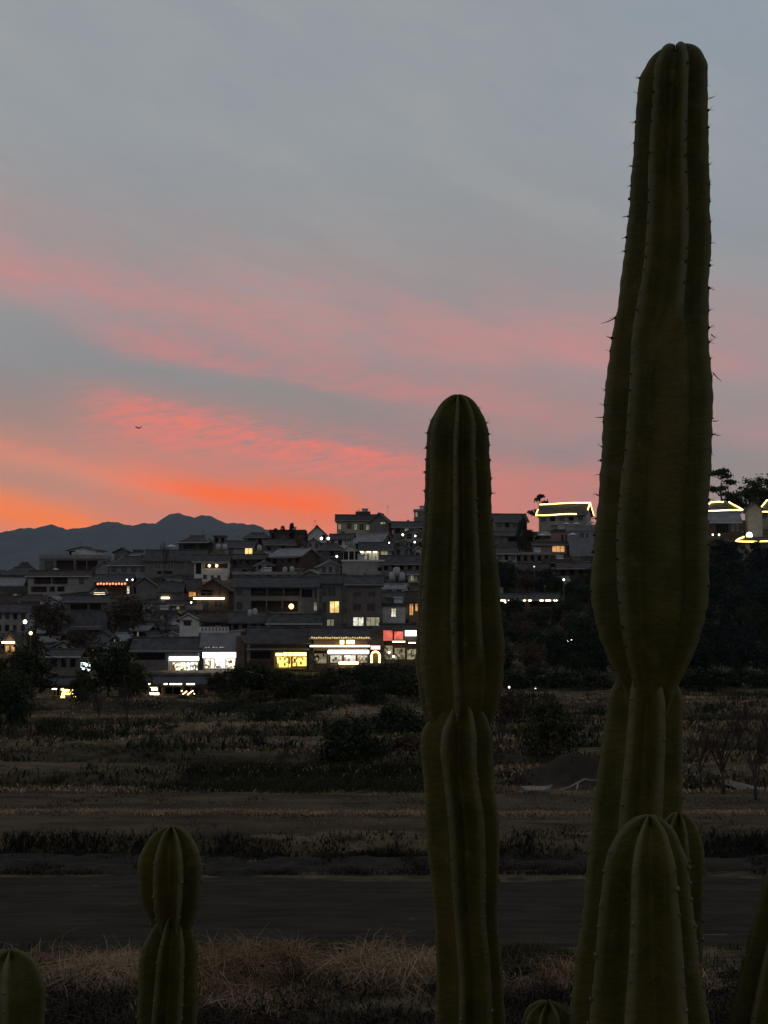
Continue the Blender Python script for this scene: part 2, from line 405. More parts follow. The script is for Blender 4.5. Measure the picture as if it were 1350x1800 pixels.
# the bare ploughed field and the brown strip beyond the ditch
sheet('ploughed_field', np.arange(-22, 22.1, .4), np.arange(29.4, 39.3, .15),
      lambda X, Y: ground(X, Y) + .035 + .014 * np.sin(Y * 2 * math.pi / .55 + .5 * np.sin(X * .4)) + .09 * (fbm(X * 1.2, Y * 2.2, 21, 5) - .5), M_soil, bury=.8)
sheet('clod_strip', np.arange(-24, 24.1, .3), np.arange(38.2, 42.2, .18),
      lambda X, Y: ground(X, Y) + .06 + .30 * (fbm(X * 1.1, Y * 1.6, 31, 5) - .42), mat('dark_clods', (.046, .043, .036), (.024, .0225, .019), 1.5, 1, .05, 6, .1), bury=.7)
sheet('stubble_field', np.arange(-32, 32.1, .5), np.arange(42.9, 54.5, .25),
      lambda X, Y: ground(X, Y) + .05 + .16 * (fbm(X * 1.1, Y * 2.4, 41, 5) - .5), M_stub, bury=1.1)

# far mountains
MR = [(-900, 950), (-600, 930), (-400, 945), (-200, 925), (-80, 935), (0, 938), (10, 935), (35, 928), (60, 928), (75, 924), (88, 922), (97, 924), (115, 931), (135, 928), (160, 925), (180, 919),
      (205, 918), (225, 923), (250, 919), (275, 920), (285, 912), (297, 903), (312, 900), (328, 905), (342, 911), (355, 908), (370, 908), (385, 917),
      (400, 920), (430, 922), (450, 923), (475, 931), (510, 940), (560, 950), (700, 965), (1000, 970), (1400, 960), (2200, 950)]
MY = 6500.0
def mtn(X, Y):
    px = 675 + F * X / MY
    row = np.interp(px, [a for a, b in MR], [b for a, b in MR])
    h = (1060 - row) / F * MY + CAMZ
    h = h + 26 * (fbm(X / 75, X * 0 + 3, 3, 4) - .45) + 12 * (fbm(X / 20, X * 0 + 8, 13, 2) - .4)
    prof = np.interp(Y, [MY - 2600, MY - 1400, MY - 500, MY, MY + 900], [0, .38, .78, 1, .5])
    spur = .30 * (fbm(X / 520, Y / 900, 9, 4) - .5) * np.interp(Y, [MY - 2600, MY - 1200, MY - 250, MY, MY + 900], [0, 1, .5, 0, .5])
    return np.maximum(h * (prof + spur), -20)
M_mtn = mat('hazy_wooded_mountain', (.13, .155, .17), (.10, .12, .135), .004, 1, 8, .02, .05)  # blue-grey tint carries part of the distance haze
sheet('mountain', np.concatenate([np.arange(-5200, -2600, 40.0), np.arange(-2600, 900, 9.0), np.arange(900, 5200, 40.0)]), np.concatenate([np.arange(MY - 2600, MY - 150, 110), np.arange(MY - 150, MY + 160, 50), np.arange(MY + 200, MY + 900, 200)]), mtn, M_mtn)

# ------------------------------------------------------------------ cacti
def cactus_material():
    m = bpy.data.materials.new('cactus_skin'); m.use_nodes = True; t = m.node_tree; b = t.nodes['Principled BSDF']
    b.inputs['Roughness'].default_value = .6; b.inputs['Specular IOR Level'].default_value = .2
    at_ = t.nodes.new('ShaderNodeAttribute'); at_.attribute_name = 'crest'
    tcn = t.nodes.new('ShaderNodeTexCoord')
    def nz(sc, st=(1, 1, 1), det=5):
        mp = t.nodes.new('ShaderNodeMapping'); mp.inputs['Scale'].default_value = st; t.links.new(tcn.outputs['Object'], mp.inputs[0])
        n = t.nodes.new('ShaderNodeTexNoise'); n.inputs['Scale'].default_value = sc; n.inputs['Detail'].default_value = det; n.inputs['Roughness'].default_value = .6
        t.links.new(mp.outputs[0], n.inputs['Vector']); return n.outputs[0]
    n1 = nz(9); n2 = nz(40, (1, 1, 2.5)); n3 = nz(5, (1, 1, .5), 3)
    def mixc(a, c, f):
        x = t.nodes.new('ShaderNodeMix'); x.data_type = 'RGBA'
        if isinstance(a, tuple): x.inputs[6].default_value = (*a, 1)
        else: t.links.new(a, x.inputs[6])
        x.inputs[7].default_value = (*c, 1); t.links.new(f, x.inputs[0]); return x.outputs[2]
    def rng_(s, a, c, lo=0., hi=1.):
        r = t.nodes.new('ShaderNodeMapRange'); r.inputs[1].default_value = a; r.inputs[2].default_value = c; r.inputs[3].default_value = lo; r.inputs[4].default_value = hi
        t.links.new(s, r.inputs[0]); return r.outputs[0]
    c = mixc((.080, .072, .011), (.046, .050, .008), rng_(n1, .42, .58))
    c = mixc(c, (.092, .062, .016), rng_(n3, .5, .75, 0, .8))
    c = mixc(c, (.035, .030, .016), rng_(n2, .60, .74, 0, .55))
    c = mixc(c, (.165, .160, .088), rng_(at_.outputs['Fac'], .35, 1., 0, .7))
    n4 = nz(14, (.35, .35, 3.2), 4); n5 = nz(22, (1, 1, .8), 6)
    c = mixc(c, (.052, .046, .016), rng_(n4, .56, .72, 0, .28))
    c = mixc(c, (.13, .105, .058), rng_(n5, .58, .72, 0, .6))
    c = mixc(c, (.030, .022, .012), rng_(nz(30, (1, 1, 1), 3), .70, .76, 0, .8))
    t.links.new(c, b.inputs['Base Color'])
    ah = t.nodes.new('ShaderNodeMath'); ah.operation = 'ADD'; ah.operation = 'MULTIPLY_ADD'; t.links.new(n4, ah.inputs[0]); ah.inputs[1].default_value = .35; t.links.new(n2, ah.inputs[2])
    bp = t.nodes.new('ShaderNodeBump'); bp.inputs['Distance'].default_value = .0026; t.links.new(ah.outputs[0], bp.inputs['Height']); t.links.new(bp.outputs[0], b.inputs['Normal'])
    return m
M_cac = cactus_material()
M_areole = mat('areole_felt', (.20, .18, .125), (.11, .09, .06), 60, .95)
M_areold = mat('dark_areole', (.05, .04, .025), (.03, .025, .018), 60, .95)
M_spine = mat('spines', (.10, .08, .05), (.06, .045, .03), 30, .7)
def stem(parent, prof, Y, n, phase, depth=.34, sig=.27, seed=1, fade=None, top=True, dY=0.0, asp=.044, long_spines=(), dark=False, dome_px=75):
    """prof: [(row, left px, right px)] from top to bottom; a ribbed column grown round that axis"""
    Yc = Y + dY; r_ = random.Random(seed)
    rows = np.array([p[0] for p in prof], float)
    cx = np.array([at((p[1] + p[2]) / 2, p[0], Yc).x for p in prof]); cz = np.array([at(675, p[0], Yc).z for p in prof])
    rr = np.array([(p[2] - p[1]) / 2 / F * Y for p in prof])
    zb = 7.36
    if prof[-1][0] >= 1800:
        cx = np.append(cx, cx[-1] + (cx[-1] - cx[-2]) * 1.5); cz = np.append(cz, zb); rr = np.append(rr, rr[-1] * .94)
    o = np.argsort(cz)
    ztop = cz.max() - .012; zbot = cz.min()
    H = ztop - zbot
    dome = min(dome_px / F * Y, H * .45)
    zs = np.concatenate([np.linspace(zbot, ztop - dome, max(24, int((H - dome) / .0075))), ztop - dome * (1 - np.linspace(0, 1, 34)[1:]) ** 1.9])
    C = np.interp(zs, cz[o], cx[o]); RR = np.interp(zs, cz[o], rr[o])
    if len(zs) > 16:   # soften the polyline except at the very tip
        k = np.ones(9) / 9
        for A in (C, RR):
            B = np.convolve(np.pad(A, 4, mode='edge'), k, 'valid'); A[:-36] = B[:-36]
    # round dome at the tip
    if top:
        up_ = zs > ztop - dome; j0 = int(np.argmax(up_)) - 1; q_ = (zs - (ztop - dome)) / dome
        RR = np.where(up_, (RR[j0] + (RR[j0] - RR[j0 - 6]) / (zs[j0] - zs[j0 - 6]) * (zs - zs[j0]) * .5) * np.sqrt(np.clip(1 - q_ ** 2.9, 0, 1)) + .0005, RR)
    K = 14 * n; th = np.linspace(0, 2 * math.pi, K, endpoint=False)
    TH, Z = np.meshgrid(th, zs); c0 = 2 * math.pi / n
    wob = .05 * np.array([math.sin(z * 7 + seed) + .6 * math.sin(z * 17 + seed * 2) for z in zs])[:, None]
    P = np.zeros_like(TH); CR = np.zeros_like(TH)
    for i in range(n):
        ph = phase + c0 * i + .10 * math.sin(seed * 3 + i * 2.1)
        d = (TH - ph - wob + math.pi) % (2 * math.pi) - math.pi
        a = np.ones_like(Z); s = sig * c0 * np.ones_like(Z)
        if fade and i in fade:
            z0 = at(675, fade[i], Yc).z; k = 1 / (1 + np.exp((z0 - Z) / .018)); a = .62 + .38 * k; s = c0 * (sig + (1 - k) * .45)
            CR = np.maximum(CR, np.exp(-(d / (c0 * .13)) ** 2) * k)
        else: CR = np.maximum(CR, np.exp(-(d / (c0 * .13)) ** 2))
        P = np.maximum(P, a * np.exp(-np.abs(d / s) ** 1.7))
    und = 1 + .007 * np.sin(Z * 2 * math.pi / asp + 3 * fbm(Z * 5, Z * 0, seed)) * CR + .05 * (fbm(Z * 14, TH * 2, seed) - .5) + .07 * (fbm(Z * 5, TH * 1.0, seed + 40, 2) - .37)
    dv = depth * (1 + .25 * sstep(ztop - .45, ztop - .1, Z)) * (1 + .25 * (fbm(Z * 3 + TH * 0, TH * .8, seed + 4) - .5)); prf = 1 - dv + dv * P; xs_ = prf * np.sin(TH); hi, lo = xs_.max(1), -xs_.min(1)
    k9 = np.ones(25) / 25; sm = lambda A: np.convolve(np.pad(A, 12, mode='edge'), k9, 'valid')
    hi, lo = sm(hi), sm(lo); prf = prf * (2 / (hi + lo))[:, None]; C = C + RR * (lo - hi) / (hi + lo)
    rad = RR[:, None] * prf * und; gain = 2 / (hi + lo)
    # crests stand a little above the sunken growing tip
    zz = Z + np.where(Z > ztop - .03, .017 * P * (Z - ztop + .03) / .03, 0)
    v = np.stack([C[:, None] + rad * np.sin(TH), Yc - rad * np.cos(TH), zz], -1)
    m, k = TH.shape; i = np.arange((m - 1) * k); a = i // k * k; b2 = i % k; nb = (b2 + 1) % k
    f = np.stack([a + b2, a + nb, a + k + nb, a + k + b2], 1)
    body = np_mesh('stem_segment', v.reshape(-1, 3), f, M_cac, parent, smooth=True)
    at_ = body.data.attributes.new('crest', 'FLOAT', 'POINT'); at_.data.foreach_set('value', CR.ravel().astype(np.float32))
    # areoles and spines down every crest
    ab = MB(); sb = MB()
    for i in range(n):
        z = ztop - .012 - r_.random() * .01
        while z > max(zbot, at(675, 1830, Yc).z):
            j = min(len(zs) - 1, int(np.searchsorted(zs, z))); ph = phase + c0 * i + .10 * math.sin(seed * 3 + i * 2.1) + wob[j, 0]
            ok = not (fade and i in fade and z < at(675, fade[i], Yc).z)
            if ok and math.cos(ph) > -.35 and r_.random() < .86:
                q = RR[j] * gain[j] * .992
                p = Vector((C[j] + q * math.sin(ph), Yc - q * math.cos(ph), z)); nrm = Vector((math.sin(ph), -math.cos(ph), .1)).normalized()
                s_ = (.0014 + r_.random() * .0014) * (1 if dark else 1.35)
                ab.lathe([(s_ * .3, -s_ * 1.2), (s_, -s_ * .3), (s_ * .9, s_ * .5), (s_ * .2, s_ * 1.2)], p, 5)
                for q_ in range(r_.randint(1, 4)):
                    dirv = (nrm + Vector((r_.uniform(-.8, .8), r_.uniform(-.8, .8), r_.uniform(-.6, .8)))).normalized()
                    L = r_.uniform(.005, .014)
                    sb.tube([p, p + dirv * L], [.0007, .0002], 3)
            z -= asp * r_.uniform(.7, 1.4)
    for (px, py, ex, ey) in long_spines:
        sb.tube([at(px, py, Yc), at((px + ex) / 2, (py + ey) / 2 + 1, Yc - .005), at(ex, ey, Yc - .01)], [.0012, .0009, .0003], 4)
    tag(ab.build('areoles', M_areold if dark else M_areole, body, smooth=True), kind='stuff')
    if sb.v: tag(sb.build('spines', M_spine, body), kind='stuff')
    return body
def cactus(label, x, Y, segs):
    p = at(x, 1060, Y)
    r = empty('column_cactus', (p.x, Y, 7.36), label, 'cactus', 'columnar cacti growing on the bank')
    before = set(bpy.data.objects)
    for s in segs: stem(None, Y=Y, **s)
    for o in [o for o in bpy.data.objects if o not in before and o.parent is None and o is not r]:
        o.parent = r; o.matrix_parent_inverse.identity(); o.location = (-p.x, -Y, -7.36)
        o.data.transform(__import__('mathutils').Matrix.Translation((-p.x, -Y, -7.36))); o.location = (0, 0, 0)
        for c in o.children: c.data.transform(__import__('mathutils').Matrix.Translation((-p.x, -Y, -7.36)))
    return r
cactus('tallest ribbed column cactus with waisted trunk rising above everything else', 1150, 2.25, [
    dict(prof=[(83, 1174, 1200), (100, 1150, 1226), (150, 1121, 1247), (250, 1114, 1249), (400, 1100, 1246), (500, 1090, 1245), (600, 1073, 1247), (700, 1063, 1253), (800, 1058, 1253),
               (900, 1050, 1251), (1000, 1041, 1247), (1050, 1041, 1243), (1100, 1049, 1233), (1150, 1066, 1217), (1190, 1086, 1196), (1230, 1105, 1180), (1280, 1120, 1165)],
         n=7, phase=R(4), depth=.42, sig=.22, seed=3, fade={0: 585}, asp=.036, dark=True, dome_px=68,
         long_spines=[(1080, 560, 1056, 569), (1079, 595, 1066, 591), (1062, 733, 1045, 733), (1246, 173, 1258, 168), (1250, 588, 1260, 594), (1253, 655, 1269, 671), (1254, 763, 1268, 765), (1253, 740, 1264, 739), (1246, 457, 1253, 457)]),
    dict(prof=[(1165, 1100, 1170), (1195, 1078, 1192), (1230, 1072, 1198), (1300, 1060, 1199), (1400, 1046, 1199), (1500, 1036, 1200), (1600, 1026, 1202), (1700, 1013, 1204), (1800, 1003, 1208)],
         n=6, phase=R(-38), depth=.42, sig=.24, seed=5, dY=.012)])
cactus('second tallest column cactus, its round-topped upper joint growing from a narrower shouldered trunk', 808, 2.55, [
    dict(prof=[(697, 792, 818), (712, 772, 838), (750, 752, 857), (800, 748, 859), (850, 747, 862), (900, 745, 863), (1000, 738, 872), (1100, 734, 880), (1150, 730, 884), (1200, 733, 881),
               (1240, 738, 873), (1270, 748, 862), (1300, 765, 845), (1340, 780, 830)],
         n=8, phase=R(-14), depth=.44, sig=.24, seed=11, fade={1: 1170}, asp=.034, dome_px=82),
    dict(prof=[(1236, 790, 835), (1252, 765, 855), (1275, 748, 862), (1320, 741, 865), (1370, 748, 864), (1430, 750, 874), (1500, 755, 876), (1600, 766, 872), (1700, 770, 880), (1800, 768, 886)],
         n=6, phase=R(-28), depth=.44, sig=.24, seed=13, dY=-.035, asp=.04)])
cactus('short column cactus pinched into two joints, standing alone before the dry grass', 301, 2.7, [
    dict(prof=[(1455, 288, 315), (1470, 272, 331), (1500, 257, 346), (1540, 248, 356), (1580, 250, 355), (1610, 261, 345), (1632, 272, 336), (1665, 283, 325)], n=7, phase=R(-28), depth=.44, sig=.24, seed=17, asp=.03),
    dict(prof=[(1608, 283, 325), (1632, 270, 338), (1660, 258, 345), (1700, 250, 348), (1750, 247, 350), (1800, 246, 346)], n=7, phase=R(-20), depth=.44, sig=.24, seed=19, dY=-.01, asp=.03)])
cactus('broad round-topped cactus widening downward, pressed against the tallest column', 1140, 1.95, [
    dict(prof=[(1437, 1122, 1158), (1450, 1104, 1178), (1480, 1076, 1193), (1520, 1061, 1203), (1600, 1050, 1212), (1700, 1043, 1222), (1750, 1038, 1230), (1800, 1032, 1238)], n=7, phase=R(-28), depth=.44, sig=.24, seed=23, asp=.034, dome_px=98)])
cactus('slim round-topped cactus tucked behind the broad one', 1195, 2.12, [
    dict(prof=[(1432, 1184, 1208), (1445, 1168, 1219), (1475, 1154, 1229), (1510, 1148, 1233), (1600, 1145, 1231), (1700, 1144, 1230), (1800, 1142, 1230)], n=7, phase=R(10), depth=.44, sig=.24, seed=29, asp=.034)])
cactus('fat rounded cactus tip with one pale rib, its other half cut off', 15, 2.0, [
    dict(prof=[(1674, 2, 34), (1690, -24, 58), (1720, -40, 71), (1760, -45, 76), (1800, -44, 74)], n=5, phase=R(18), depth=.30, sig=.22, seed=31, asp=.03)])
cactus('small green cactus tip just emerging between the two tall columns', 964, 2.3, [
    dict(prof=[(1764, 950, 980), (1773, 935, 993), (1785, 926, 1000), (1800, 921, 1005)], n=8, phase=R(-20), depth=.25, sig=.28, seed=37, asp=.025, dome_px=36)])
cactus('leaning cactus stem slanting up beyond the broad cactus', 1350, 2.1, [
    dict(prof=[(1490, 1360, 1420), (1530, 1348, 1440), (1600, 1332, 1440), (1700, 1306, 1420), (1800, 1282, 1400)], n=6, phase=R(-36), depth=.44, sig=.24, seed=41, asp=.036)])

# ------------------------------------------------------------------ houses
RECTS = []
def frame_pane(root, x0, x1, z0, z1, y, paneM, frameM=None, bars=1):
    fm = MB(); t = min(.12, (x1 - x0) * .09)
    fm.box(x0, x1, y - .06, y, z0, z0 + t).box(x0, x1, y - .06, y, z1 - t, z1).box(x0, x0 + t, y - .06, y, z0 + t, z1 - t).box(x1 - t, x1, y - .06, y, z0 + t, z1 - t)
    for i in range(bars):
        xc = x0 + (x1 - x0) * (i + 1) / (bars + 1); fm.box(xc - t * .4, xc + t * .4, y - .055, y, z0 + t, z1 - t)
    w = fm.build('window', frameM or M_frame, root)
    MB().box(x0 + t * .5, x1 - t * .5, y - .03, y - .012, z0 + t * .5, z1 - t * .5).build('pane', paneM, w)
    return w
PANE = {'w': M_glass, 'y': E_winy, 'l': E_winw, 'd': E_wing, 'o': E_wino, 'h': E_hearth, 'k': M_dark}
def house(label, x0, x1, yr, ye, yb, kind='eave', yaw=0, wall=M_grey, roof=M_tile, op=(), auto=None, Y=None, ratio=.8, over=.7, name='house', led=None,
          cat='house', ridge=True, group=None, up=0, frames=None, depth=None, fascia=None, posts=None, back=3.0):
    xc = (x0 + x1) / 2
    if Y is None: Y = depth_at(xc, yb)
    lit_ = any(o[4] in 'ylos' for o in op) or led is not None or wall in (M_plaster, M_cream, M_pink)
    RECTS.append((x0, x1, yr, yb, 6 if lit_ else 3 if op else 1))
    s = Y / F; yawr = R(yaw); Wd = (x1 - x0) * s
    ca, sa = math.cos(yawr), abs(math.sin(yawr))
    ov = over if kind != 'flat' else .3
    w = max(2.0, (Wd - 2 * ov * .8) / (ca + ratio * sa)); d = depth or max(3.0, w * ratio)
    if not depth: d = min(d, 11)
    shift = (-1 if yaw < 0 else 1) * d * sa / 2
    base = at(xc, ye, Y)
    ox = base.x + shift
    g0 = min(gz(ox - w / 2, Y), gz(ox + w / 2, Y), gz(ox, Y)) - 1.2
    he = at(xc, ye, Y).z - g0; hr = at(xc, yr, Y).z - g0
    if he < 2.5: g0 -= 2.5 - he; hr += 2.5 - he; he = 2.5
    root = empty(name, (ox, Y, g0), label, cat, group, yawr)
    lx = lambda px: ((px - xc) * s - shift) / ca
    lz = lambda py: at(xc, py, Y).z - g0
    # openings
    ops = []
    for o in op:
        a, b, c, e, ty = o[:5]
        X0, X1 = max(lx(a), -w / 2 + .08), min(lx(b), w / 2 - .08); Z0, Z1 = max(.1, lz(e)), min(lz(c), he - .05)
        if X1 - X0 > .25 and Z1 - Z0 > .25: ops.append([X0, X1, Z0, Z1, ty])
    if auto:
        nx, ny, types = auto
        vis = min(he - .3, max(2.4, lz(ye) - lz(yb) + .6)); stz = vis / ny
        for r in range(ny):
            for c in range(nx):
                ww = min(1.7, w / nx * .55); hh = min(1.6, stz * .55); X = -w / 2 + w * (c + .5) / nx; Z = he - .35 - stz * r - hh
                ops.append([X - ww / 2, X + ww / 2, max(.1, Z), Z + hh, types[(r * nx + c * 7 + int(x0)) % len(types)]])
    # wall shell with real openings
    mb = MB()
    ex = sorted({-w / 2, w / 2, *[o[0] for o in ops], *[o[1] for o in ops]}); ez = sorted({0., he, *[o[2] for o in ops], *[o[3] for o in ops]})
    for i in range(len(ex) - 1):
        for j in range(len(ez) - 1):
            mx_, mz_ = (ex[i] + ex[i + 1]) / 2, (ez[j] + ez[j + 1]) / 2
            if any(o[0] < mx_ < o[1] and o[2] < mz_ < o[3] for o in ops): continue
            mb.quad((ex[i], 0, ez[j]), (ex[i + 1], 0, ez[j]), (ex[i + 1], 0, ez[j + 1]), (ex[i], 0, ez[j + 1]))
    for o in ops:
        D = .22 if o[4] in 'wyldoh' else (back if o[4] in 'gs' else .35); a, b, c, e = o[:4]
        mb.quad((a, 0, c), (a, D, c), (b, D, c), (b, 0, c)).quad((a, 0, e), (b, 0, e), (b, D, e), (a, D, e))
        mb.quad((a, 0, c), (a, 0, e), (a, D, e), (a, D, c)).quad((b, 0, c), (b, D, c), (b, D, e), (b, 0, e))
        if o[4] in 'gs': mb.quad((a, D, c), (b, D, c), (b, D, e), (a, D, e))
    mb.quad((w / 2, 0, 0), (w / 2, d, 0), (w / 2, d, he), (w / 2, 0, he)).quad((-w / 2, d, 0), (-w / 2, 0, 0), (-w / 2, 0, he), (-w / 2, d, he))
    mb.quad((w / 2, d, 0), (-w / 2, d, 0), (-w / 2, d, he), (w / 2, d, he))
    if kind == 'flat': mb.quad((-w / 2, 0, he), (w / 2, 0, he), (w / 2, d, he), (-w / 2, d, he))
    if kind == 'gable':
        mb.quad((-w / 2, 0, he), (w / 2, 0, he), (0, 0, hr - .12)).quad((w / 2, d, he), (-w / 2, d, he), (0, d, hr - .12))
    if kind == 'eave':
        mb.quad((w / 2, 0, he), (w / 2, d, he), (w / 2, d / 2, hr - .12)).quad((-w / 2, d, he), (-w / 2, 0, he), (-w / 2, d / 2, hr - .12))
    mb.build('wall', wall, root)
    for o in ops:
        a, b, c, e, ty = o
        if ty in PANE and ty != 'k': frame_pane(root, a + .02, b - .02, c + .02, e - .02, .2, PANE[ty], frames, 2 if b - a > 2.6 else 1)
        elif ty == 'k': MB().box(a + .02, b - .02, .28, .33, c + .02, e - .02).build('shade_panel', M_dark, root)  # solid near-black panel stands in for the shade inside
        elif ty == 'g':
            rb = MB().box(a, b, -.02, .06, c + .85, c + .95).box(a, b, -.01, .05, c + .1, c + .2)
            nb = max(2, int((b - a) / 1.1))
            for i in range(nb + 1):
                X = a + (b - a) * i / nb; rb.box(X - .05, X + .05, 0, .045, c + .2, c + .85)
            rb.build('railing', M_frame, root)
            np_ = max(1, int((b - a) / 3.2))
            for i in range(1, np_): X = a + (b - a) * i / np_; MB().box(X - .14, X + .14, .1, .38, c, e).build('post', wall, root)
            MB().box(a + .1, b - .1, back - .12, back - .04, c + .05, e - .05).build('shade_panel', M_wood, root)  # dark back panel paints in the gallery's deep shade
    # roof
    t = .28; rf = MB(); edges = []
    if kind in ('eave', 'hip'):
        a = w / 2 + ov; f_, bk = -ov, d + ov; k = ov * (hr - he) / (d / 2); ze = he - k * .6; u = up
        ins = 0 if kind == 'eave' else min(d / 2 + ov, a * .55)
        if kind == 'eave':
            n = 6
            for i in range(n):    # slight sag along the ridge line, ends kicked up
                x_0, x_1 = -a + 2 * a * i / n, -a + 2 * a * (i + 1) / n; q = lambda x: u * (abs(x) / a) ** 3
                rf.slab([(x_0, f_, ze + q(x_0)), (x_1, f_, ze + q(x_1)), (x_1, d / 2, hr + q(x_1) * .6), (x_0, d / 2, hr + q(x_0) * .6)], t)
                rf.slab([(x_1, bk, ze + q(x_1)), (x_0, bk, ze + q(x_0)), (x_0, d / 2, hr + q(x_0) * .6), (x_1, d / 2, hr + q(x_1) * .6)], t)
        else:
            L, Rr = -a + ins, a - ins
            rf.slab([(-a, f_, ze + u), (a, f_, ze + u), (Rr, d / 2, hr), (L, d / 2, hr)], t); rf.slab([(a, bk, ze + u), (-a, bk, ze + u), (L, d / 2, hr), (Rr, d / 2, hr)], t)
            rf.slab([(a, f_, ze + u), (a, bk, ze + u), (Rr, d / 2, hr)], t); rf.slab([(-a, bk, ze + u), (-a, f_, ze + u), (L, d / 2, hr)], t)
        r_ = rf.build('roof', roof, root)
        L, Rr = -a + ins, a - ins
        if ridge:
            MB().tube([(L - .1, d / 2, hr + .12 + u * .8), (L + (Rr - L) * .12, d / 2, hr + .08), (0, d / 2, hr + .06), (Rr - (Rr - L) * .12, d / 2, hr + .08), (Rr + .1, d / 2, hr + .12 + u * .8)], .17, 5).build('ridge_cap', roof, r_)
        edges = [[(-a, f_, ze + u + .1), (a, f_, ze + u + .1)], [(L, d / 2, hr + .25), (Rr, d / 2, hr + .25)],
                 [(-a, f_, ze + u + .1), (L, d / 2, hr + .25)], [(a, f_, ze + u + .1), (Rr, d / 2, hr + .25)]]
        side = a if yaw < 0 else -a
        edges.append([(side, bk, ze + u + .1), (Rr if yaw < 0 else L, d / 2, hr + .25)])
    elif kind == 'gable':
        a = w / 2 + ov; k = ov * (hr - he) / (w / 2); ze = he - k
        rf.slab([(-a, -ov, ze), (0, -ov, hr), (0, d + ov, hr), (-a, d + ov, ze)], t); rf.slab([(0, -ov, hr), (a, -ov, ze), (a, d + ov, ze), (0, d + ov, hr)], t)
        r_ = rf.build('roof', roof, root)
        if ridge: MB().tube([(0, -ov - .05, hr + .1), (0, d + ov, hr + .1)], .16, 5).build('ridge_cap', roof, r_)
        edges = [[(-a, -ov, ze + .1), (0, -ov, hr + .2)], [(a, -ov, ze + .1), (0, -ov, hr + .2)]]
    else:
        ph = max(.25, hr - he)
        rf.box(-w / 2 - .25, w / 2 + .25, -.3, -.05, he - .15, he + ph).box(-w / 2 - .25, w / 2 + .25, d - .05, d + .2, he - .15, he + ph)
        rf.box(-w / 2 - .25, -w / 2, -.048, d - .052, he - .15, he + ph).box(w / 2, w / 2 + .25, -.048, d - .052, he - .15, he + ph)
        r_ = rf.build('parapet', fascia or roof, root)
        edges = [[(-w / 2, -.32, he + ph), (w / 2, -.32, he + ph)]]
    if led:
        M_, which = led
        for i in which:
            i, f0, f1 = i if isinstance(i, tuple) else (i, 0, 1)
            A_, B_ = Vector(edges[i][0]), Vector(edges[i][1]); pts = [A_ + (B_ - A_) * (f0 + (f1 - f0) * q / 6) + Vector((0, -.12, .08 - .10 * math.sin(q / 6 * math.pi * 2 + i))) for q in range(7)]
            MB().tube(pts, .19, 6).build('led_strip', M_, root)
    if posts:
        for i in range(posts + 1):
            X = -w / 2 + w * i / posts; MB().box(X - .16, X + .16, -1.35, -1.05, 0, he - .1).build('post', wall, root)
    rc = random.Random(int(x0 * 7 + yb * 3))
    if kind != 'flat' and rc.random() < .6:
        vm = rc.choice([M_grey, M_tilep, M_wframe]); vb = MB()
        for e_ in (edges[:1] if kind == 'eave' and rc.random() < .5 else edges[:2] if kind == 'gable' else edges[2:4] + edges[:1]):
            P0, P1 = Vector(e_[0]), Vector(e_[1]); vb.quad(P0 + Vector((0, -.06, -.02)), P1 + Vector((0, -.06, -.02)), P1 + Vector((0, -.06, -.24)), P0 + Vector((0, -.06, -.24))); vb.quad(P0 + Vector((0, -.06, -.02)), P1 + Vector((0, -.06, -.02)), P1 + Vector((0, .12, .0)), P0 + Vector((0, .12, .0)))
        vb.build('verge_board', vm, root)
    if auto and rc.random() < .45:
        bz = max(.4, he - 3.0); bx0 = rc.uniform(-w / 2 + .2, 0); bx1 = bx0 + min(w * .45, 4)
        bb = MB().box(bx0, bx1, -1.0, -.01, bz - .14, bz)
        for q in range(int((bx1 - bx0) / .45) + 1): bb.box(bx0 + q * .45 - .03, bx0 + q * .45 + .03, -.98, -.92, bz, bz + .8)
        bb.box(bx0, bx1, -1.02, -.93, bz + .8, bz + .88); bb.build('balcony', M_wframe if rc.random() < .3 else M_metal, root)
    if rc.random() < .5:
        ax = rc.uniform(-w * .35, w * .35); az_ = hr if kind != 'flat' else he; hh = rc.uniform(1.2, 2.6); ab = MB().tube([(ax, d / 2, az_ - .3), (ax, d / 2, az_ + hh)], .045, 4)
        for q in range(3): ab.box(ax - .45 + q * .1, ax + .45 - q * .1, d / 2 - .03, d / 2 + .03, az_ + hh - .25 - q * .22, az_ + hh - .20 - q * .22)
        ab.build('antenna', M_metal, root)
    if kind == 'flat' and w > 4:
        q = rc.uniform(-w * .3, w * .1); sb3 = MB().slab([(q, 1.0, he + .5), (q + 1.9, 1.0, he + .5), (q + 1.9, 2.2, he + 1.5), (q, 2.2, he + 1.5)], .08).tube([(q - .1, 2.3, he + 1.65), (q + 2.0, 2.3, he + 1.65)], .26, 8)
        sb3.box(q + .1, q + .2, 2.2, 2.3, he, he + 1.45).box(q + 1.7, q + 1.8, 2.2, 2.3, he, he + 1.45).build('solar_heater', M_steel, root)
    elif rc.random() < .25 and kind == 'eave':
        q = rc.uniform(-w * .3, w * .3); MB().box(q - .3, q + .3, d * .55, d * .55 + .6, he, hr + .7).build('chimney', M_brick, root)
    root['_g'] = (g0, w, d, he, hr, s, xc, shift)
    return root
def hz(root, py):
    g0, w, d, he, hr, s, xc, sh = root['_g']; return at(xc, py, root.location.y).z - g0
def hx(root, px):
    g0, w, d, he, hr, s, xc, sh = root['_g']; return (px - xc) * s - sh
def strip(root, px0, px1, py0, py1, M_, name='tube_light', out=.4, th=.12):
    return MB().box(hx(root, px0), hx(root, px1), -out - th, -out, hz(root, py1), hz(root, py0)).build(name, M_, root)

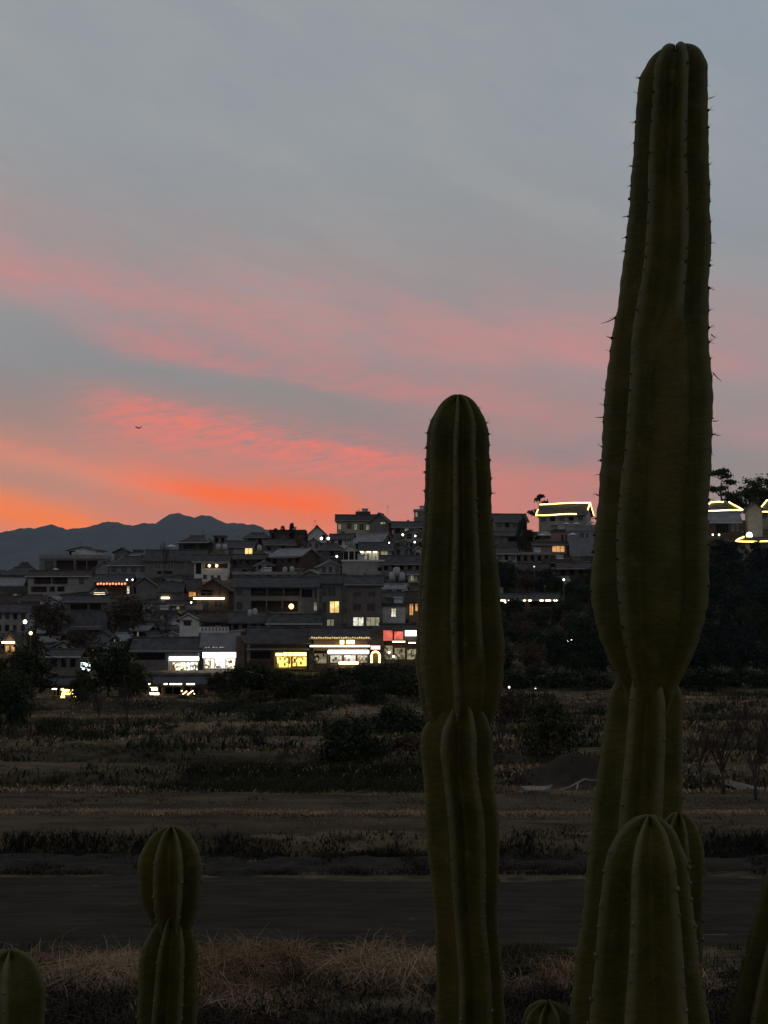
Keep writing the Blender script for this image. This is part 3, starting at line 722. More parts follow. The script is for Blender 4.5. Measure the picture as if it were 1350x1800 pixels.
# --- skyline and upper town
h = house('long flat-roofed concrete building with pale fascia and open columned front', 68, 180, 975, 981, 1012, 'flat', 0, M_conc, M_tile, fascia=M_tilep, op=[(80, 95, 986, 1006, 'w'), (98, 130, 985, 1005, 'g'), (133, 172, 985, 1006, 'g')])
house('small gabled rooftop room with white end wall above the pale fascia', 116, 178, 961, 966, 980, 'gable', -8, M_plaster, M_tile, Y=depth_at(124, 1006), op=[(120, 132, 968, 976, 'k')])
house('low hip-roofed grey house before the concrete building', 0, 64, 997, 1009, 1032, 'hip', 0, M_brick, M_tile, auto=(3, 1, 'w'))
house('grey house with pale tin lean-to roof at the town edge', -30, 40, 1016, 1028, 1050, 'eave', 8, M_brick, M_tilep, auto=(3, 1, 'w'))
house('two-storey house with dark open galleries and cream corner room', 46, 160, 1003, 1012, 1045, 'eave', 0, M_grey, M_tile2, op=[(60, 90, 1014, 1027, 'g'), (92, 119, 1014, 1027, 'g'), (55, 83, 1031, 1041, 'g'), (87, 97, 1031, 1040, 'k'), (101, 114, 1031, 1040, 'k'), (139, 148, 1016, 1027, 'w')], ratio=.35)
house('grey gabled house showing its plain end wall beside the lantern restaurant', 158, 202, 985, 998, 1014, 'gable', 15, M_grey, M_tile, op=[(190, 198, 1000, 1010, 'w')])
house('dark hip-roofed house with three narrow windows in a blue-grey wall', 188, 270, 977, 994, 1018, 'hip', -5, M_blue, M_tile, auto=(4, 1, 'w'), up=.2)
house('flat black rooftop shed on the skyline', 198, 231, 963, 969, 982, 'gable', 0, M_conc, M_dark)
house('narrow flat-roofed skyline shed beside a rooftop tank', 234, 250, 966, 969, 982, 'flat', 0, M_conc, M_tile)
rest = house('dark restaurant with a row of glowing orange lanterns under its eave', 162, 232, 1010, 1020, 1048, 'eave', 0, M_wood, M_tile, op=[(168, 220, 1023, 1040, 'g'), (223, 231, 1030, 1044, 'l')], ratio=.6)
house('hip-roofed skyline pavilion with deep dark eaves beside the bare tree', 310, 378, 941, 954, 970, 'hip', -12, M_wood, M_tile, op=[(322, 345, 957, 966, 'g'), (350, 372, 957, 966, 'g')], up=.3)
house('dark flat-roofed annex of the skyline pavilion', 374, 398, 941, 943, 968, 'flat', 0, M_brick, M_tile, auto=(2, 1, 'k'))
house('wide low house under a shallow grey roof below the bare tree', 252, 362, 966, 984, 1012, 'eave', 0, M_conc, M_tile, op=[(272, 282, 989, 1001, 'w'), (285, 292, 989, 1001, 'w'), (295, 305, 989, 1001, 'w'), (277, 284, 1004, 1009, 'k'), (288, 303, 1004, 1009, 'k')], ratio=.45, frames=M_wframe)
h = house('white-walled house with dark ribbon window holding two round lamps', 338, 404, 975, 986, 1022, 'eave', 0, M_plaster, M_tile, op=[(344, 354, 990, 1009, 'k'), (358, 400, 990, 999, 'g'), (357, 364, 1010, 1018, 'w'), (371, 376, 1011, 1018, 'w'), (382, 388, 1011, 1018, 'w')], ratio=.5)
house('grey house with a lit yellow window beside rooftop tanks', 392, 448, 950, 961, 985, 'eave', 0, M_grey, M_tile, op=[(430, 447, 962, 975, 'y'), (402, 410, 965, 978, 'w')])
house('flat dark concrete roof shelter against the mountain', 427, 476, 936, 944, 962, 'hip', 0, M_conc, M_tile, op=[(436, 450, 947, 957, 'k'), (454, 470, 947, 957, 'k')])
house('reddish brown skyline house with planters on its roof terrace', 473, 537, 931, 936, 962, 'flat', 0, M_wood, M_tile2, auto=(4, 1, 'wk'))
house('white gabled house rising against the orange sky', 534, 577, 924, 939, 956, 'gable', 10, M_plaster, M_tile, op=[(566, 572, 940, 950, 'k')])
house('dark timber lodge with broad pale gable roof', 471, 562, 964, 978, 1004, 'eave', -32, M_wood, M_tilep, auto=(4, 1, 'kwk'), up=.2)
house('small house with pale roof and dark porch below the timber lodge', 443, 482, 985, 992, 1008, 'gable', 12, M_grey, M_tilep, auto=(2, 1, 'k'))
house('long flat concrete terrace house with white water tanks on top', 408, 520, 1005, 1009, 1024, 'flat', 0, M_conc, M_grey, auto=(6, 1, 'wk'))
house('shed with pale gable roof beside the white water tanks', 522, 574, 1002, 1011, 1026, 'gable', -10, M_conc, M_tilep, auto=(3, 1, 'k'))
h = house('large cream house with lit upper windows topping the ridge', 589, 664, 904, 914, 944, 'eave', 0, M_cream, M_tile2, op=[(594, 600, 921, 931, 'd'), (610, 618, 920, 930, 'w'), (622, 628, 921, 932, 'd'), (632, 639, 921, 932, 'w'), (643, 652, 921, 932, 'd'), (599, 606, 934, 941, 'w')], ratio=.5)
house('dark rooftop room stepped above the cream house', 625, 651, 899, 903, 916, 'flat', 0, M_brick, M_tile2, Y=depth_at(640, 938))
house('dark gabled house leaning its roof against the cream house', 646, 694, 902, 917, 945, 'gable', -14, M_conc, M_tile, op=[(668, 678, 917, 922, 'd')])
house('low dark roof line stepping down beside the glass tower', 688, 742, 916, 926, 950, 'eave', 0, M_brick, M_tile, auto=(3, 1, 'wkd'))
house('slim glass-topped tower with white frame on the ridge', 727, 752, 895, 898, 930, 'flat', 0, M_conc, M_grey, auto=(3, 2, 'wd'), frames=M_wframe)
house('house under a light grey sheet-metal gable roof', 620, 692, 937, 952, 974, 'eave', -26, M_conc, M_tilep, auto=(4, 1, 'kw'))
rp = house('restaurant with a row of ceiling lamps behind its open front', 630, 692, 953, 966, 990, 'eave', 0, M_cream, M_tile, op=[(634, 646, 968, 985, 'd'), (648, 666, 968, 985, 'd'), (669, 682, 968, 985, 'd')], ratio=.7)
house('white gabled porch on pillars beside the lamp-lit restaurant', 600, 633, 956, 967, 992, 'gable', 0, M_plaster, M_tilep, op=[(604, 612, 969, 984, 'k'), (614, 622, 969, 984, 'k'), (624, 630, 969, 984, 'k')])
for i, (xx, yy) in enumerate([(635.5, 970), (648, 970), (659.5, 970)]): strip(rp, xx - 3, xx + 3, yy - 1.2, yy + 1.2, E_ledw, 'ceiling_lamp', .1, .3)
house('pale retaining-wall house below the pillared porch', 600, 676, 984, 986, 1010, 'flat', 0, M_grey, M_plaster, op=[(664, 671, 997, 1004, 'k')])
house('long dark-roofed house below the glass tower', 668, 745, 976, 990, 1008, 'eave', 0, M_conc, M_tile, auto=(5, 1, 'k'), ratio=.5)
house('tiny white house with a black doorway', 725, 745, 961, 966, 982, 'gable', 0, M_plaster, M_tile, op=[(731, 738, 971, 980, 'k')])
house('low corrugated shed among steel tanks', 605, 672, 1011, 1017, 1028, 'gable', -8, M_conc, M_tilep, auto=(4, 1, 'k'), Y=depth_at(640, 1022))
house('dark hip-roofed house stepping down beside the timber lodge', 556, 606, 955, 965, 990, 'hip', 10, M_brick, M_tile, auto=(3, 1, 'wk'))
house('small whitewashed house with a dark roof under the cream house', 575, 628, 938, 947, 966, 'eave', -14, M_plaster, M_tile, auto=(3, 1, 'kw'))
house('grey cottage with pale roof above the steel tanks', 552, 602, 986, 994, 1012, 'gable', 16, M_grey, M_tilep, auto=(3, 1, 'w'))
house('long low brown house under the lit yellow window', 404, 472, 974, 982, 998, 'eave', -8, M_wood, M_tile2, auto=(5, 1, 'kw'))
house('blue-grey cottage squeezed above the ceiling-lamp restaurant', 690, 728, 955, 963, 980, 'gable', -10, M_blue, M_tile, auto=(2, 1, 'w'))
house('dark-roofed cottage below the reddish terrace house', 455, 520, 948, 957, 974, 'eave', 12, M_brick, M_tile, auto=(4, 1, 'wk'))
house('narrow grey house beside the reddish terrace house', 536, 566, 946, 953, 972, 'gable', 0, M_grey, M_tile, auto=(2, 1, 'w'))
# --- middle rows
h = house('wide three-storey block with long dark galleries and one glowing round lantern', 408, 562, 1014, 1030, 1082, 'eave', 0, M_conc, M_tile, op=[(415, 427, 1037, 1047, 'w'), (416, 427, 1058, 1072, 'w'), (441, 527, 1034, 1048, 'g'), (441, 524, 1056, 1076, 'g'), (530, 549, 1036, 1050, 'k'), (552, 560, 1037, 1052, 'w'), (551, 560, 1058, 1074, 'd')], ratio=.4)
house('dark townhouse with one bright yellow window and a lit triangle below', 562, 606, 1010, 1022, 1106, 'eave', 0, M_conc, M_tile, op=[(566, 575, 1032, 1048, 'w'), (577, 590, 1032, 1048, 'w'), (579, 597, 1056, 1078, 'y'), (565, 574, 1058, 1078, 'w'), (574, 588, 1088, 1101, 'd')])
house('grey apartment house with two curtained lit windows at its foot', 606, 674, 1012, 1026, 1108, 'eave', 0, M_brick, M_tile, op=[(621, 635, 1041, 1049, 'w'), (647, 660, 1041, 1049, 'w'), (621, 635, 1061, 1074, 'w'), (645, 659, 1061, 1074, 'w'), (620, 640, 1084, 1101, 'l'), (643, 668, 1084, 1101, 'd')])
house('white cube house with a single lit window', 671, 714, 1060, 1065, 1098, 'flat', 0, M_plaster, M_tile, op=[(687, 697, 1069, 1085, 'l')])
house('dark set-back top storey with one white-framed window on the white cube house', 674, 713, 1041, 1047, 1064, 'eave', 0, M_conc, M_tile, Y=depth_at(692, 1092), op=[(676, 688, 1049, 1060, 'w'), (693, 700, 1049, 1059, 'w'), (703, 709, 1049, 1059, 'w')], frames=M_wframe, ratio=.4)
house('warmly lit orange shop beside the white cube house', 714, 748, 1040, 1055, 1094, 'eave', 0, M_ochre, M_tile2, op=[(717, 727, 1058, 1082, 'o'), (729, 740, 1058, 1075, 'o')])
house('ochre house glowing above a warm strip light', 320, 352, 1018, 1034, 1056, 'eave', 0, M_ochre, M_tile, op=[(331, 345, 1038, 1050, 'o')])
oh = house('wooden house with a warm light strip along its balcony', 342, 412, 1017, 1036, 1075, 'gable', -6, M_wood, M_tile2, op=[(352, 374, 1036, 1048, 'g'), (384, 390, 1036, 1046, 'w'), (352, 368, 1056, 1068, 'w'), (376, 392, 1056, 1068, 'w')])
strip(oh, 341, 396, 1050.5, 1053.5, E_ledw, 'led_strip', .5, .3)
house('grey gabled house with plain front above the big bare tree', 228, 278, 1014, 1028, 1054, 'gable', 6, M_conc, M_tile, op=[(232, 240, 1032, 1044, 'k')])
sh = house('dark house with a short white strip light on its wall', 276, 322, 1024, 1038, 1066, 'eave', 0, M_brick, M_tile)
strip(sh, 284, 298, 1049.5, 1052.5, E_ledw, 'tube_light', .1, .2)
pv = house('small open pavilion with a brilliant white ceiling', 160, 190, 1036, 1041, 1062, 'hip', 0, M_wframe, M_tile, op=[(164, 172, 1045, 1058, 'd'), (175, 186, 1045, 1058, 'l')])
strip(pv, 166, 185, 1041.5, 1044.5, E_ledw, 'ceiling_lamp', .2, .4)
house('long low house with pale eave above black openings', 108, 192, 1047, 1056, 1080, 'eave', 0, M_brick, M_tile, op=[(124, 154, 1062, 1075, 'k'), (157, 178, 1062, 1075, 'k')], ratio=.4)
eh = house('barn with a pale tin eave over a black open front', 120, 186, 1074, 1100, 1122, 'eave', 0, M_brick, M_tile, op=[(128, 152, 1105, 1117, 'k'), (155, 178, 1105, 1117, 'k')], ratio=.6)
strip(eh, 124, 180, 1100, 1103, M_tilep, 'eave_board', .7, .2)
house('small windowless grey gable in front of the barn', 162, 198, 1107, 1115, 1136, 'gable', 0, M_blue, M_tile)
house('grey walled house beside a bright wall lamp', -12, 52, 1062, 1074, 1112, 'eave', 0, M_grey, M_tile, auto=(4, 2, 'wwk'))
yl = house('small yellow-lit house with a glowing eave line', 3, 32, 1110, 1126, 1154, 'gable', 0, M_ochre, M_tile2, op=[(8, 16, 1134, 1146, 'o'), (19, 28, 1134, 1146, 'o')])
strip(yl, 6, 28, 1127.5, 1130.5, E_ledw, 'led_strip', .75, .2)
house('dark storehouse below the yellow-lit house', 82, 142, 1142, 1152, 1180, 'eave', 0, M_brick, M_tile, auto=(3, 1, 'k'))
house('stucco house with brown hip roof among town trees', 20, 84, 1046, 1056, 1076, 'hip', 0, M_conc, M_tile2, auto=(3, 1, 'wk'))
house('narrow dark house on the slope under the restaurant lanterns', 192, 236, 1052, 1062, 1085, 'eave', 0, M_wood, M_tile, auto=(2, 1, 'kw'))
wt = house('white tower house with hooded black window in its gable', 314, 348, 1079, 1087, 1124, 'gable', 0, M_plaster, M_tile, op=[(323, 336, 1092, 1100, 'w')], over=.3)
MB().box(hx(wt, 320), hx(wt, 338), -.6, -.02, hz(wt, 1091), hz(wt, 1089.5)).build('window_hood', M_tile, wt)
house('brown-roofed house behind the sign terrace', 352, 412, 1076, 1090, 1108, 'eave', -8, M_wood, M_tile2, auto=(3, 1, 'wk'))
house('dark tiled house behind the long dark shop', 396, 474, 1076, 1092, 1112, 'eave', 8, M_brick, M_tile, auto=(4, 1, 'k'))
house('house with dark veranda below the galleried block', 468, 566, 1080, 1094, 1112, 'eave', 0, M_brick, M_tile, op=[(470, 528, 1097, 1108, 'g'), (534, 544, 1097, 1108, 'w')], ratio=.4)
# --- street row: the lit shops
def shop(label, x0, x1, yr, ye, yb, opx, wall, roof, tubeM, tubes, goods, Y, **k):
    r = house(label, x0, x1, yr, ye, yb, 'eave', 0, wall, roof, op=opx, Y=Y, ratio=.5, name='shop', cat='shop', back=2.6, **k)
    for (a, b, c, e) in tubes: strip(r, a, b, c, e, tubeM, 'tube_light', -.15, .25)
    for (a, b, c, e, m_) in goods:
        sh_ = MB().box(hx(r, a), hx(r, b), 1.9, 2.2, hz(r, e), hz(r, c)).build('glowing_shelf', m_, r)  # the shelf itself emits, in place of lamplight falling on it
        rg = random.Random(int(a * 3)); bins = {}; X = hx(r, a)
        while X < hx(r, b) - .15:
            wi = rg.uniform(.15, .42); Zb = hz(r, e)
            while Zb < hz(r, c) - .1:
                hi_ = rg.uniform(.18, .55); k_ = rg.choice(['a', 'a', 'b', 'c', 'd'])
                if rg.random() < .5: bins.setdefault(k_, MB()).box(X + .02, min(X + wi, hx(r, b)) - .02, 1.55 - rg.random() * .5, 1.88, Zb + .02, min(Zb + hi_, hz(r, c)))
                Zb += hi_
            X += wi
        for k_, g_ in bins.items(): tag(g_.build('goods', {'a': M_inner, 'b': M_ochre, 'c': E_wing, 'd': M_wood}[k_], sh_), kind='stuff')  # a share of the goods glow too, as if lamplit
    return r
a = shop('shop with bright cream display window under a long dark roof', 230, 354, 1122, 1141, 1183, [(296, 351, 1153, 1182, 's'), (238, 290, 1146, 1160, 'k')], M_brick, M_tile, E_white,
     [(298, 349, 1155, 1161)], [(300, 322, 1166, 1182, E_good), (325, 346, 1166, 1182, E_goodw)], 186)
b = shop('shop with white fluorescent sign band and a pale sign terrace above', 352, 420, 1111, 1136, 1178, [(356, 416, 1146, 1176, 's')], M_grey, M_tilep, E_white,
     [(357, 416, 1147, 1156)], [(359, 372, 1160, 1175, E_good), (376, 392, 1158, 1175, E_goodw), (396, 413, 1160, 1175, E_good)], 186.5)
sb_ = MB().box(hx(b, 350), hx(b, 402), -.2, -.05, hz(b, 1112), hz(b, 1102)).build('sign_board', M_plaster, b)
r9 = random.Random(4); gl = MB()
for i in range(8):
    gx = hx(b, 354 + i * 6); 
    for q in range(4):
        zz = hz(b, 1110) + .12 + q * .15; gl.box(gx + r9.random() * .1, gx + .32 + r9.random() * .1, -.215, -.201, zz, zz + .07)
    gl.box(gx + .16, gx + .23, -.222, -.216, hz(b, 1110), hz(b, 1104))
gl.build('sign_lettering', M_frame, sb_)
sg = MB().box(hx(b, 358), hx(b, 394), -.32, -.22, hz(b, 1145), hz(b, 1136)).build('sign_board', M_wood, b); gl = MB()
for i, gpx in enumerate([361, 366, 374, 379, 386, 390]):
    gx = hx(b, gpx)
    for q in range(3): zz = hz(b, 1144) + .08 + q * .22; gl.box(gx, gx + .34, -.345, -.325, zz, zz + .09)
    gl.box(gx + .13, gx + .22, -.352, -.346, hz(b, 1144), hz(b, 1137))
gl.build('sign_lettering', E_winw, sg)
bw = MB()
for i in range(5):
    k = i / 5; bw.box(hx(b, 416 + i * 3), hx(b, 419 + i * 3), -1.2 + i * .05, 2.5, 0, hz(b, 1118 + i * 4))
bw.build('side_wall', mat('brown_stone', (.20, .15, .12), (.13, .10, .085), 1.5, .95), b)
c = shop('yellow-lit fruit shop with a row of bright lamps under a long dark roof', 434, 546, 1104, 1126, 1177, [(482, 539, 1145, 1176, 's'), (440, 476, 1145, 1158, 'k')], M_wood, M_tile, E_led,
     [(485, 496, 1148, 1153), (498, 505, 1147, 1153), (507, 514, 1147, 1153), (516, 523, 1147, 1153), (524, 530, 1147, 1153), (531, 538, 1147, 1153)],
     [(484, 509, 1156, 1174, emit('glow_fruit_display', (1, .80, .16), 2.4, (.6, .42, .05), 1.5)), (513, 537, 1156, 1172, emit('glow_fruit_display_orange', (1, .66, .16), 2.0, (.8, .5, .08), 1.5))], 184)  # fruit shelves glow by themselves, standing in for lamplight on them
strip(c, 434, 544, 1139.5, 1142, M_tilep, 'eave_board', .9, .2)
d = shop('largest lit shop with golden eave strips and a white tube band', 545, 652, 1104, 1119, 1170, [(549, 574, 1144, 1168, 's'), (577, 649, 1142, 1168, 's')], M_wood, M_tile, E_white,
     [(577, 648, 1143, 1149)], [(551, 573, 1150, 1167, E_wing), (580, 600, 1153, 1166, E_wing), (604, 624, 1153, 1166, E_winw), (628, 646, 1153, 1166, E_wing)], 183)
strip(d, 546, 650, 1134, 1136.5, E_warm, 'led_strip', .8, .2)
strip(d, 596, 630, 1163, 1167, E_ledw, 'counter_light', .6, .3)
for i in range(26):
    px = 548 + i * 3.95; strip(d, px, px + 2.4, 1119.2 + (i % 3) * .5, 1121 + (i % 3) * .5, E_winy, 'string_light', .85, .12)
strip(d, 598, 605, 1123.5, 1132, E_bulbw, 'sign_panel', .5, .15); strip(d, 609, 623, 1123, 1131.5, E_bulbw, 'sign_panel', .5, .15)
ar = empty('lit_archway', at(660, 1165, 182.2), 'golden glowing archway at the end of the largest lit shop', 'archway')
pts = [(-.62, 0, 0), (-.66, 0, 1.0)] + [(-.66 * math.cos(t_), 0, 1.1 + .66 * math.sin(t_)) for t_ in np.linspace(.1, math.pi - .1, 8)] + [(.66, 0, 1.0), (.62, 0, 0)]
MB().tube(pts, .16, 6).build('led_strip', E_led, ar); MB().box(-.55, .55, .3, .35, 0, 1.7).build('shade_panel', M_wood, ar)  # dark panel stands in for shade within the arch
MB().box(-.75, .75, -.1, .05, 2.1, 2.7).build('sign_panel', E_pinkl, ar)
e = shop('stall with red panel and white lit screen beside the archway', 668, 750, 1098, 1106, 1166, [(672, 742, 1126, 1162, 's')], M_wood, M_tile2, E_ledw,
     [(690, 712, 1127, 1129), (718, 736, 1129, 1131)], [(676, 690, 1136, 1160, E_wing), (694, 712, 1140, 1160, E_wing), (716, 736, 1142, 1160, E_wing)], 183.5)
strip(e, 674, 690, 1108, 1126, E_red, 'sign_panel', .75, .12); strip(e, 693, 708, 1110, 1124, E_red, 'sign_panel', .75, .12)
strip(e, 712, 732, 1108, 1117.5, emit('white_screen', (.92, .95, 1), 4), 'lit_screen', .9, .2)
# lower riverside lights
k1 = house('riverside restaurant glimmering with warm lamps behind the trees', 258, 362, 1190, 1199, 1228, 'eave', 0, M_wood, M_tile, op=[(262, 285, 1203, 1224, 'g'), (290, 318, 1203, 1224, 'g'), (322, 352, 1203, 1224, 'g')], Y=104, ratio=.4, name='restaurant', cat='restaurant')
for (p0, p1) in [(262, 267), (291, 297), (301, 322), (330, 344)]: strip(k1, p0, p1, 1200.5, 1202.5, E_ledw, 'string_light', .6, .15)
for (p0, p1, q0, q1) in [(265, 278, 1203, 1208), (268, 278, 1210, 1213), (265, 281, 1217, 1221)]: strip(k1, p0, p1, q0, q1, E_ledw, 'lamp_panel', .2, .15)
for i in range(9): strip(k1, 320 + i * 2.7, 321.8 + i * 2.7, 1213 + (i * 5) % 7, 1215 + (i * 5) % 7, E_bulbw, 'string_light', .3, .15)
k2 = house('riverside kiosk with yellow light bars', 80, 142, 1192, 1201, 1230, 'eave', 0, M_wood, M_tile, op=[(84, 106, 1204, 1226, 'g'), (108, 139, 1204, 1226, 'g')], Y=104, ratio=.4, name='kiosk', cat='kiosk')
for (p0, p1, q0, q1, m_) in [(81, 92, 1206, 1209, E_ledw), (95, 103, 1205, 1211, E_ledw), (111, 115, 1206, 1213, E_led), (114, 132, 1211, 1215, E_led), (133, 138, 1206, 1213, E_led), (112, 137, 1217, 1220, E_led), (111, 117, 1222, 1227, E_led), (132, 138, 1221, 1226, E_led)]:
    strip(k2, p0, p1, q0, q1, m_, 'light_bar', .5, .15)
ws = empty('lit_sign', at(150, 1182, 158), 'white glowing sign panel half hidden among the riverside trees', 'sign')
MB().box(-.65, .65, 0, .12, .2, 1.35).build('panel', emit('cool_sign', (.85, 1, .95), 3, (.3, .5, .45), 1.5), ws); MB().box(-.08, .08, .13, .25, -3.2, 1.2).build('post', M_metal, ws)
# --- terraces between the tall cacti
house('dark wide-gabled house on the ridge above dim terraces', 862, 930, 902, 916, 948, 'eave', 6, M_conc, M_tile, auto=(4, 1, 'wk'))
house('dim house with two pale windows below the wide-gabled house', 866, 918, 934, 941, 966, 'eave', 0, M_brick, M_tile, op=[(873, 878, 944, 955, 'w'), (884, 890, 942, 954, 'w'), (893, 912, 942, 952, 'k')], frames=M_wframe)
lh = house('ridge house outlined in yellow light strips along roof and eaves', 946, 1046, 885, 905, 932, 'eave', -24, M_grey, M_tile, auto=(5, 1, 'wk'), led=(E_led, ((0, 0, .80), 1, (2, 0, .55), (3, .35, 1), 4)), up=.3, ratio=.5)
house('terrace house with a faded pink wall under white parasols', 972, 1010, 930, 934, 960, 'flat', 0, M_pink, M_tile, op=[(986, 991, 940, 951, 'w'), (994, 1000, 940, 951, 'k')])
house('blue-grey terrace house beside the faded pink wall', 1002, 1060, 924, 932, 978, 'flat', 0, M_blue, M_grey, op=[(1020, 1026, 937, 945, 'w'), (1030, 1034, 937, 945, 'w')])
house('low terrace house with one room glowing amber', 934, 1000, 952, 957, 976, 'eave', 0, M_pink, M_tile2, op=[(970, 993, 959, 971, 'o'), (942, 950, 960, 970, 'w')], ratio=.4)
house('flat terrace ledge house with pale parapet below the amber room', 904, 968, 971, 974, 992, 'flat', 0, M_brick, M_grey, auto=(5, 1, 'k'))
house('black-roofed barn half buried in the wooded slope', 978, 1052, 988, 998, 1024, 'eave', -6, M_wood, M_tile, auto=(4, 1, 'k'), ratio=.5)
house('dim grey house with dark eave under the pale parapet ledge', 866, 912, 962, 972, 996, 'eave', 5, M_grey, M_tile, auto=(3, 1, 'wk'))
house('brown-roofed house among the first trees of the wood', 912, 972, 990, 1002, 1024, 'eave', -10, M_brick, M_tile2, auto=(4, 1, 'wk'))
house('lowest dim gabled house above the teahouse', 868, 915, 1000, 1012, 1034, 'gable', 12, M_grey, M_tile, auto=(2, 1, 'w'))
tl = house('long low teahouse in the wood with a broken line of lamps along its eave', 872, 984, 1044, 1053, 1085, 'eave', 0, M_wood, M_tile, op=[(880, 920, 1058, 1075, 'g'), (930, 976, 1058, 1075, 'g')], ratio=.35)
for (p0, p1) in [(875, 888), (893, 899), (901, 906), (919, 923), (928, 933), (948, 954), (958, 967), (972, 980)]: strip(tl, p0, p1, 1054.5, 1056.8, E_ledw, 'string_light', .8, .15)
# --- far side of the tallest cactus
house('ridge house with yellow light strips on a hipped roof by the big trees', 1236, 1310, 882, 898, 922, 'hip', -8, M_grey, M_tile, led=(E_led, (0, (1, 0, .7), 3, (2, .5, 1))), auto=(4, 1, 'w'), up=.2)
house('grey-roofed house with white-framed windows under the lit hipped roof', 1240, 1308, 900, 917, 942, 'eave', -6, M_wood, M_tilep, op=[(1286, 1290, 921, 934, 'w'), (1293, 1297, 921, 934, 'w'), (1258, 1280, 921, 936, 'k')], frames=M_wframe)
house('tall blank white gable wall beside the brilliant lamp', 1311, 1344, 884, 893, 944, 'gable', -4, M_cream, M_tile)
house('house at the ridge end with a yellow-lit flaring eave', 1334, 1420, 878, 900, 930, 'hip', -6, M_grey, M_tile, led=(E_led, (0, 2, 1)), auto=(5, 1, 'w'), up=.3)
house('low pavilion ringed with golden light strips under the brilliant lamp', 1292, 1390, 943, 953, 985, 'hip', 0, M_grey, M_tile, led=(E_led, (0, 2)), auto=(5, 1, 'wk'), up=.15)
# --- fillers packed between
r5 = random.Random(12)
WN = {M_brick.name: 'grey brick', M_conc.name: 'dark concrete', M_grey.name: 'grey plaster', M_wood.name: 'dark timber', M_plaster.name: 'white plaster', M_blue.name: 'blue-grey'}
RN = {M_tile.name: 'black tiled', M_tile2.name: 'brown tiled', M_tilep.name: 'pale metal'}; KN = {'eave': 'saddle roof', 'gable': 'roof, gable end outward', 'hip': 'hip roof', 'flat': 'parapet'}
for t_ in np.arange(.06, 1.0, .042):
    px = -60 + r5.random() * 40
    while px < 1060:
        wpx = r5.uniform(20, 50); yb = float(hill_row(px + wpx / 2, t_)); hh = r5.uniform(12, 24); yr = yb - hh
        ovl = 0
        for (a0, a1, b0, b1, lt) in RECTS:
            ix = max(0, min(a1, px + wpx) - max(a0, px)); iy = max(0, min(b1, yb) - max(b0, yr)); ovl += ix * iy * lt
        if ovl < .95 * wpx * hh and (px < 880 or yb < 1000) and yb < 1150:
            kd = r5.choice(['eave', 'eave', 'gable', 'gable', 'hip', 'flat']); wm = r5.choice([M_brick, M_conc, M_grey, M_grey, M_wood, M_plaster, M_blue]); rm = r5.choice([M_tile, M_tile, M_tile2, M_tilep])
            house(f'small {WN[wm.name]} house with {RN[rm.name]} {KN[kd]} wedged into the town slope', px, px + wpx, yr, yr + hh * r5.uniform(.28, .45), yb, kd, r5.uniform(-28, 28),
                  wm, rm, auto=(r5.randint(2, 4), 1, r5.choice(['wk', 'wwk', 'kkd', 'wkkw', 'wd', 'kh'])), group=f'small {WN[wm.name]} houses with {RN[rm.name]} {KN[kd]}')
        px += wpx * r5.uniform(.8, 1.1)

for t_ in np.arange(.10, .99, .03):
    px = -40 + r5.random() * 40
    while px < 980:
        wpx = r5.uniform(15, 32); yb = float(hill_row(px + wpx / 2, t_)); hh = r5.uniform(10, 17); yr = yb - hh; ovl = 0
        for (a0, a1, b0, b1, lt) in RECTS:
            ix = max(0, min(a1, px + wpx) - max(a0, px)); iy = max(0, min(b1, yb) - max(b0, yr)); ovl += ix * iy * lt
        if ovl < 1.35 * wpx * hh and (px < 850 or yb < 1035) and yb < 1140:
            kd = r5.choice(['eave', 'eave', 'gable', 'hip']); wm = r5.choice([M_brick, M_conc, M_grey, M_grey, M_wood, M_plaster]); rm = r5.choice([M_tile, M_tile, M_tile2, M_tilep])
            house(f'tiny {WN[wm.name]} cottage with {RN[rm.name]} {KN[kd]} squeezed between larger roofs', px, px + wpx, yr, yr + hh * r5.uniform(.35, .5), yb, kd, r5.uniform(-35, 35),
                  wm, rm, auto=(2, 1, r5.choice(['wk', 'kk', 'kd', 'wh'])), over=.5, group=f'tiny {WN[wm.name]} cottages with {RN[rm.name]} {KN[kd]}')
        px += wpx * r5.uniform(.9, 1.5)

# ------------------------------------------------------------------ lamps, lanterns, tanks, parasols
def lamp(px, py, Y, r, M_, label, group, name='lantern', cat='lantern', drop=.5):
    p = at(px, py, Y); o = empty(name, p, label, cat, group)
    MB().lathe([(r * .25, -r), (r * .8, -r * .6), (r, 0), (r * .8, r * .6), (r * .25, r)], k=10).build('globe', M_, o, True)
    MB().tube([(0, 0, r * .9), (0, 0, r * .9 + drop)], .04, 4).build('cord', M_frame, o)
    return o
for i in range(10): lamp(172 + i * 5.3, 1026.5 - (i % 2) * .6, rest.location.y - .75, .33, emit('orange_lantern', (1, .34, .14), 1.3), 'orange lantern in the row under the dark restaurant eave', 'orange lanterns under the restaurant eave')
lamp(512, 1066, depth_at(512, 1082) - .6, .62, emit('round_lantern', (1, .72, .38), 2.5, (1, .5, .2), 1.4), 'large glowing round lantern on the galleried block', None)
for px in (368, 381): lamp(px, 994.5, depth_at(371, 1022) - .25, .38, E_bulbw, 'round lamp hung in the ribbon window of the white-walled house', 'lamps in the ribbon window')
for px in (565, 577): lamp(px, 946.5, 333, .42, E_bulb, 'white round lamp on the dark wall below the white gabled house', 'pair of lamps below the white gable')
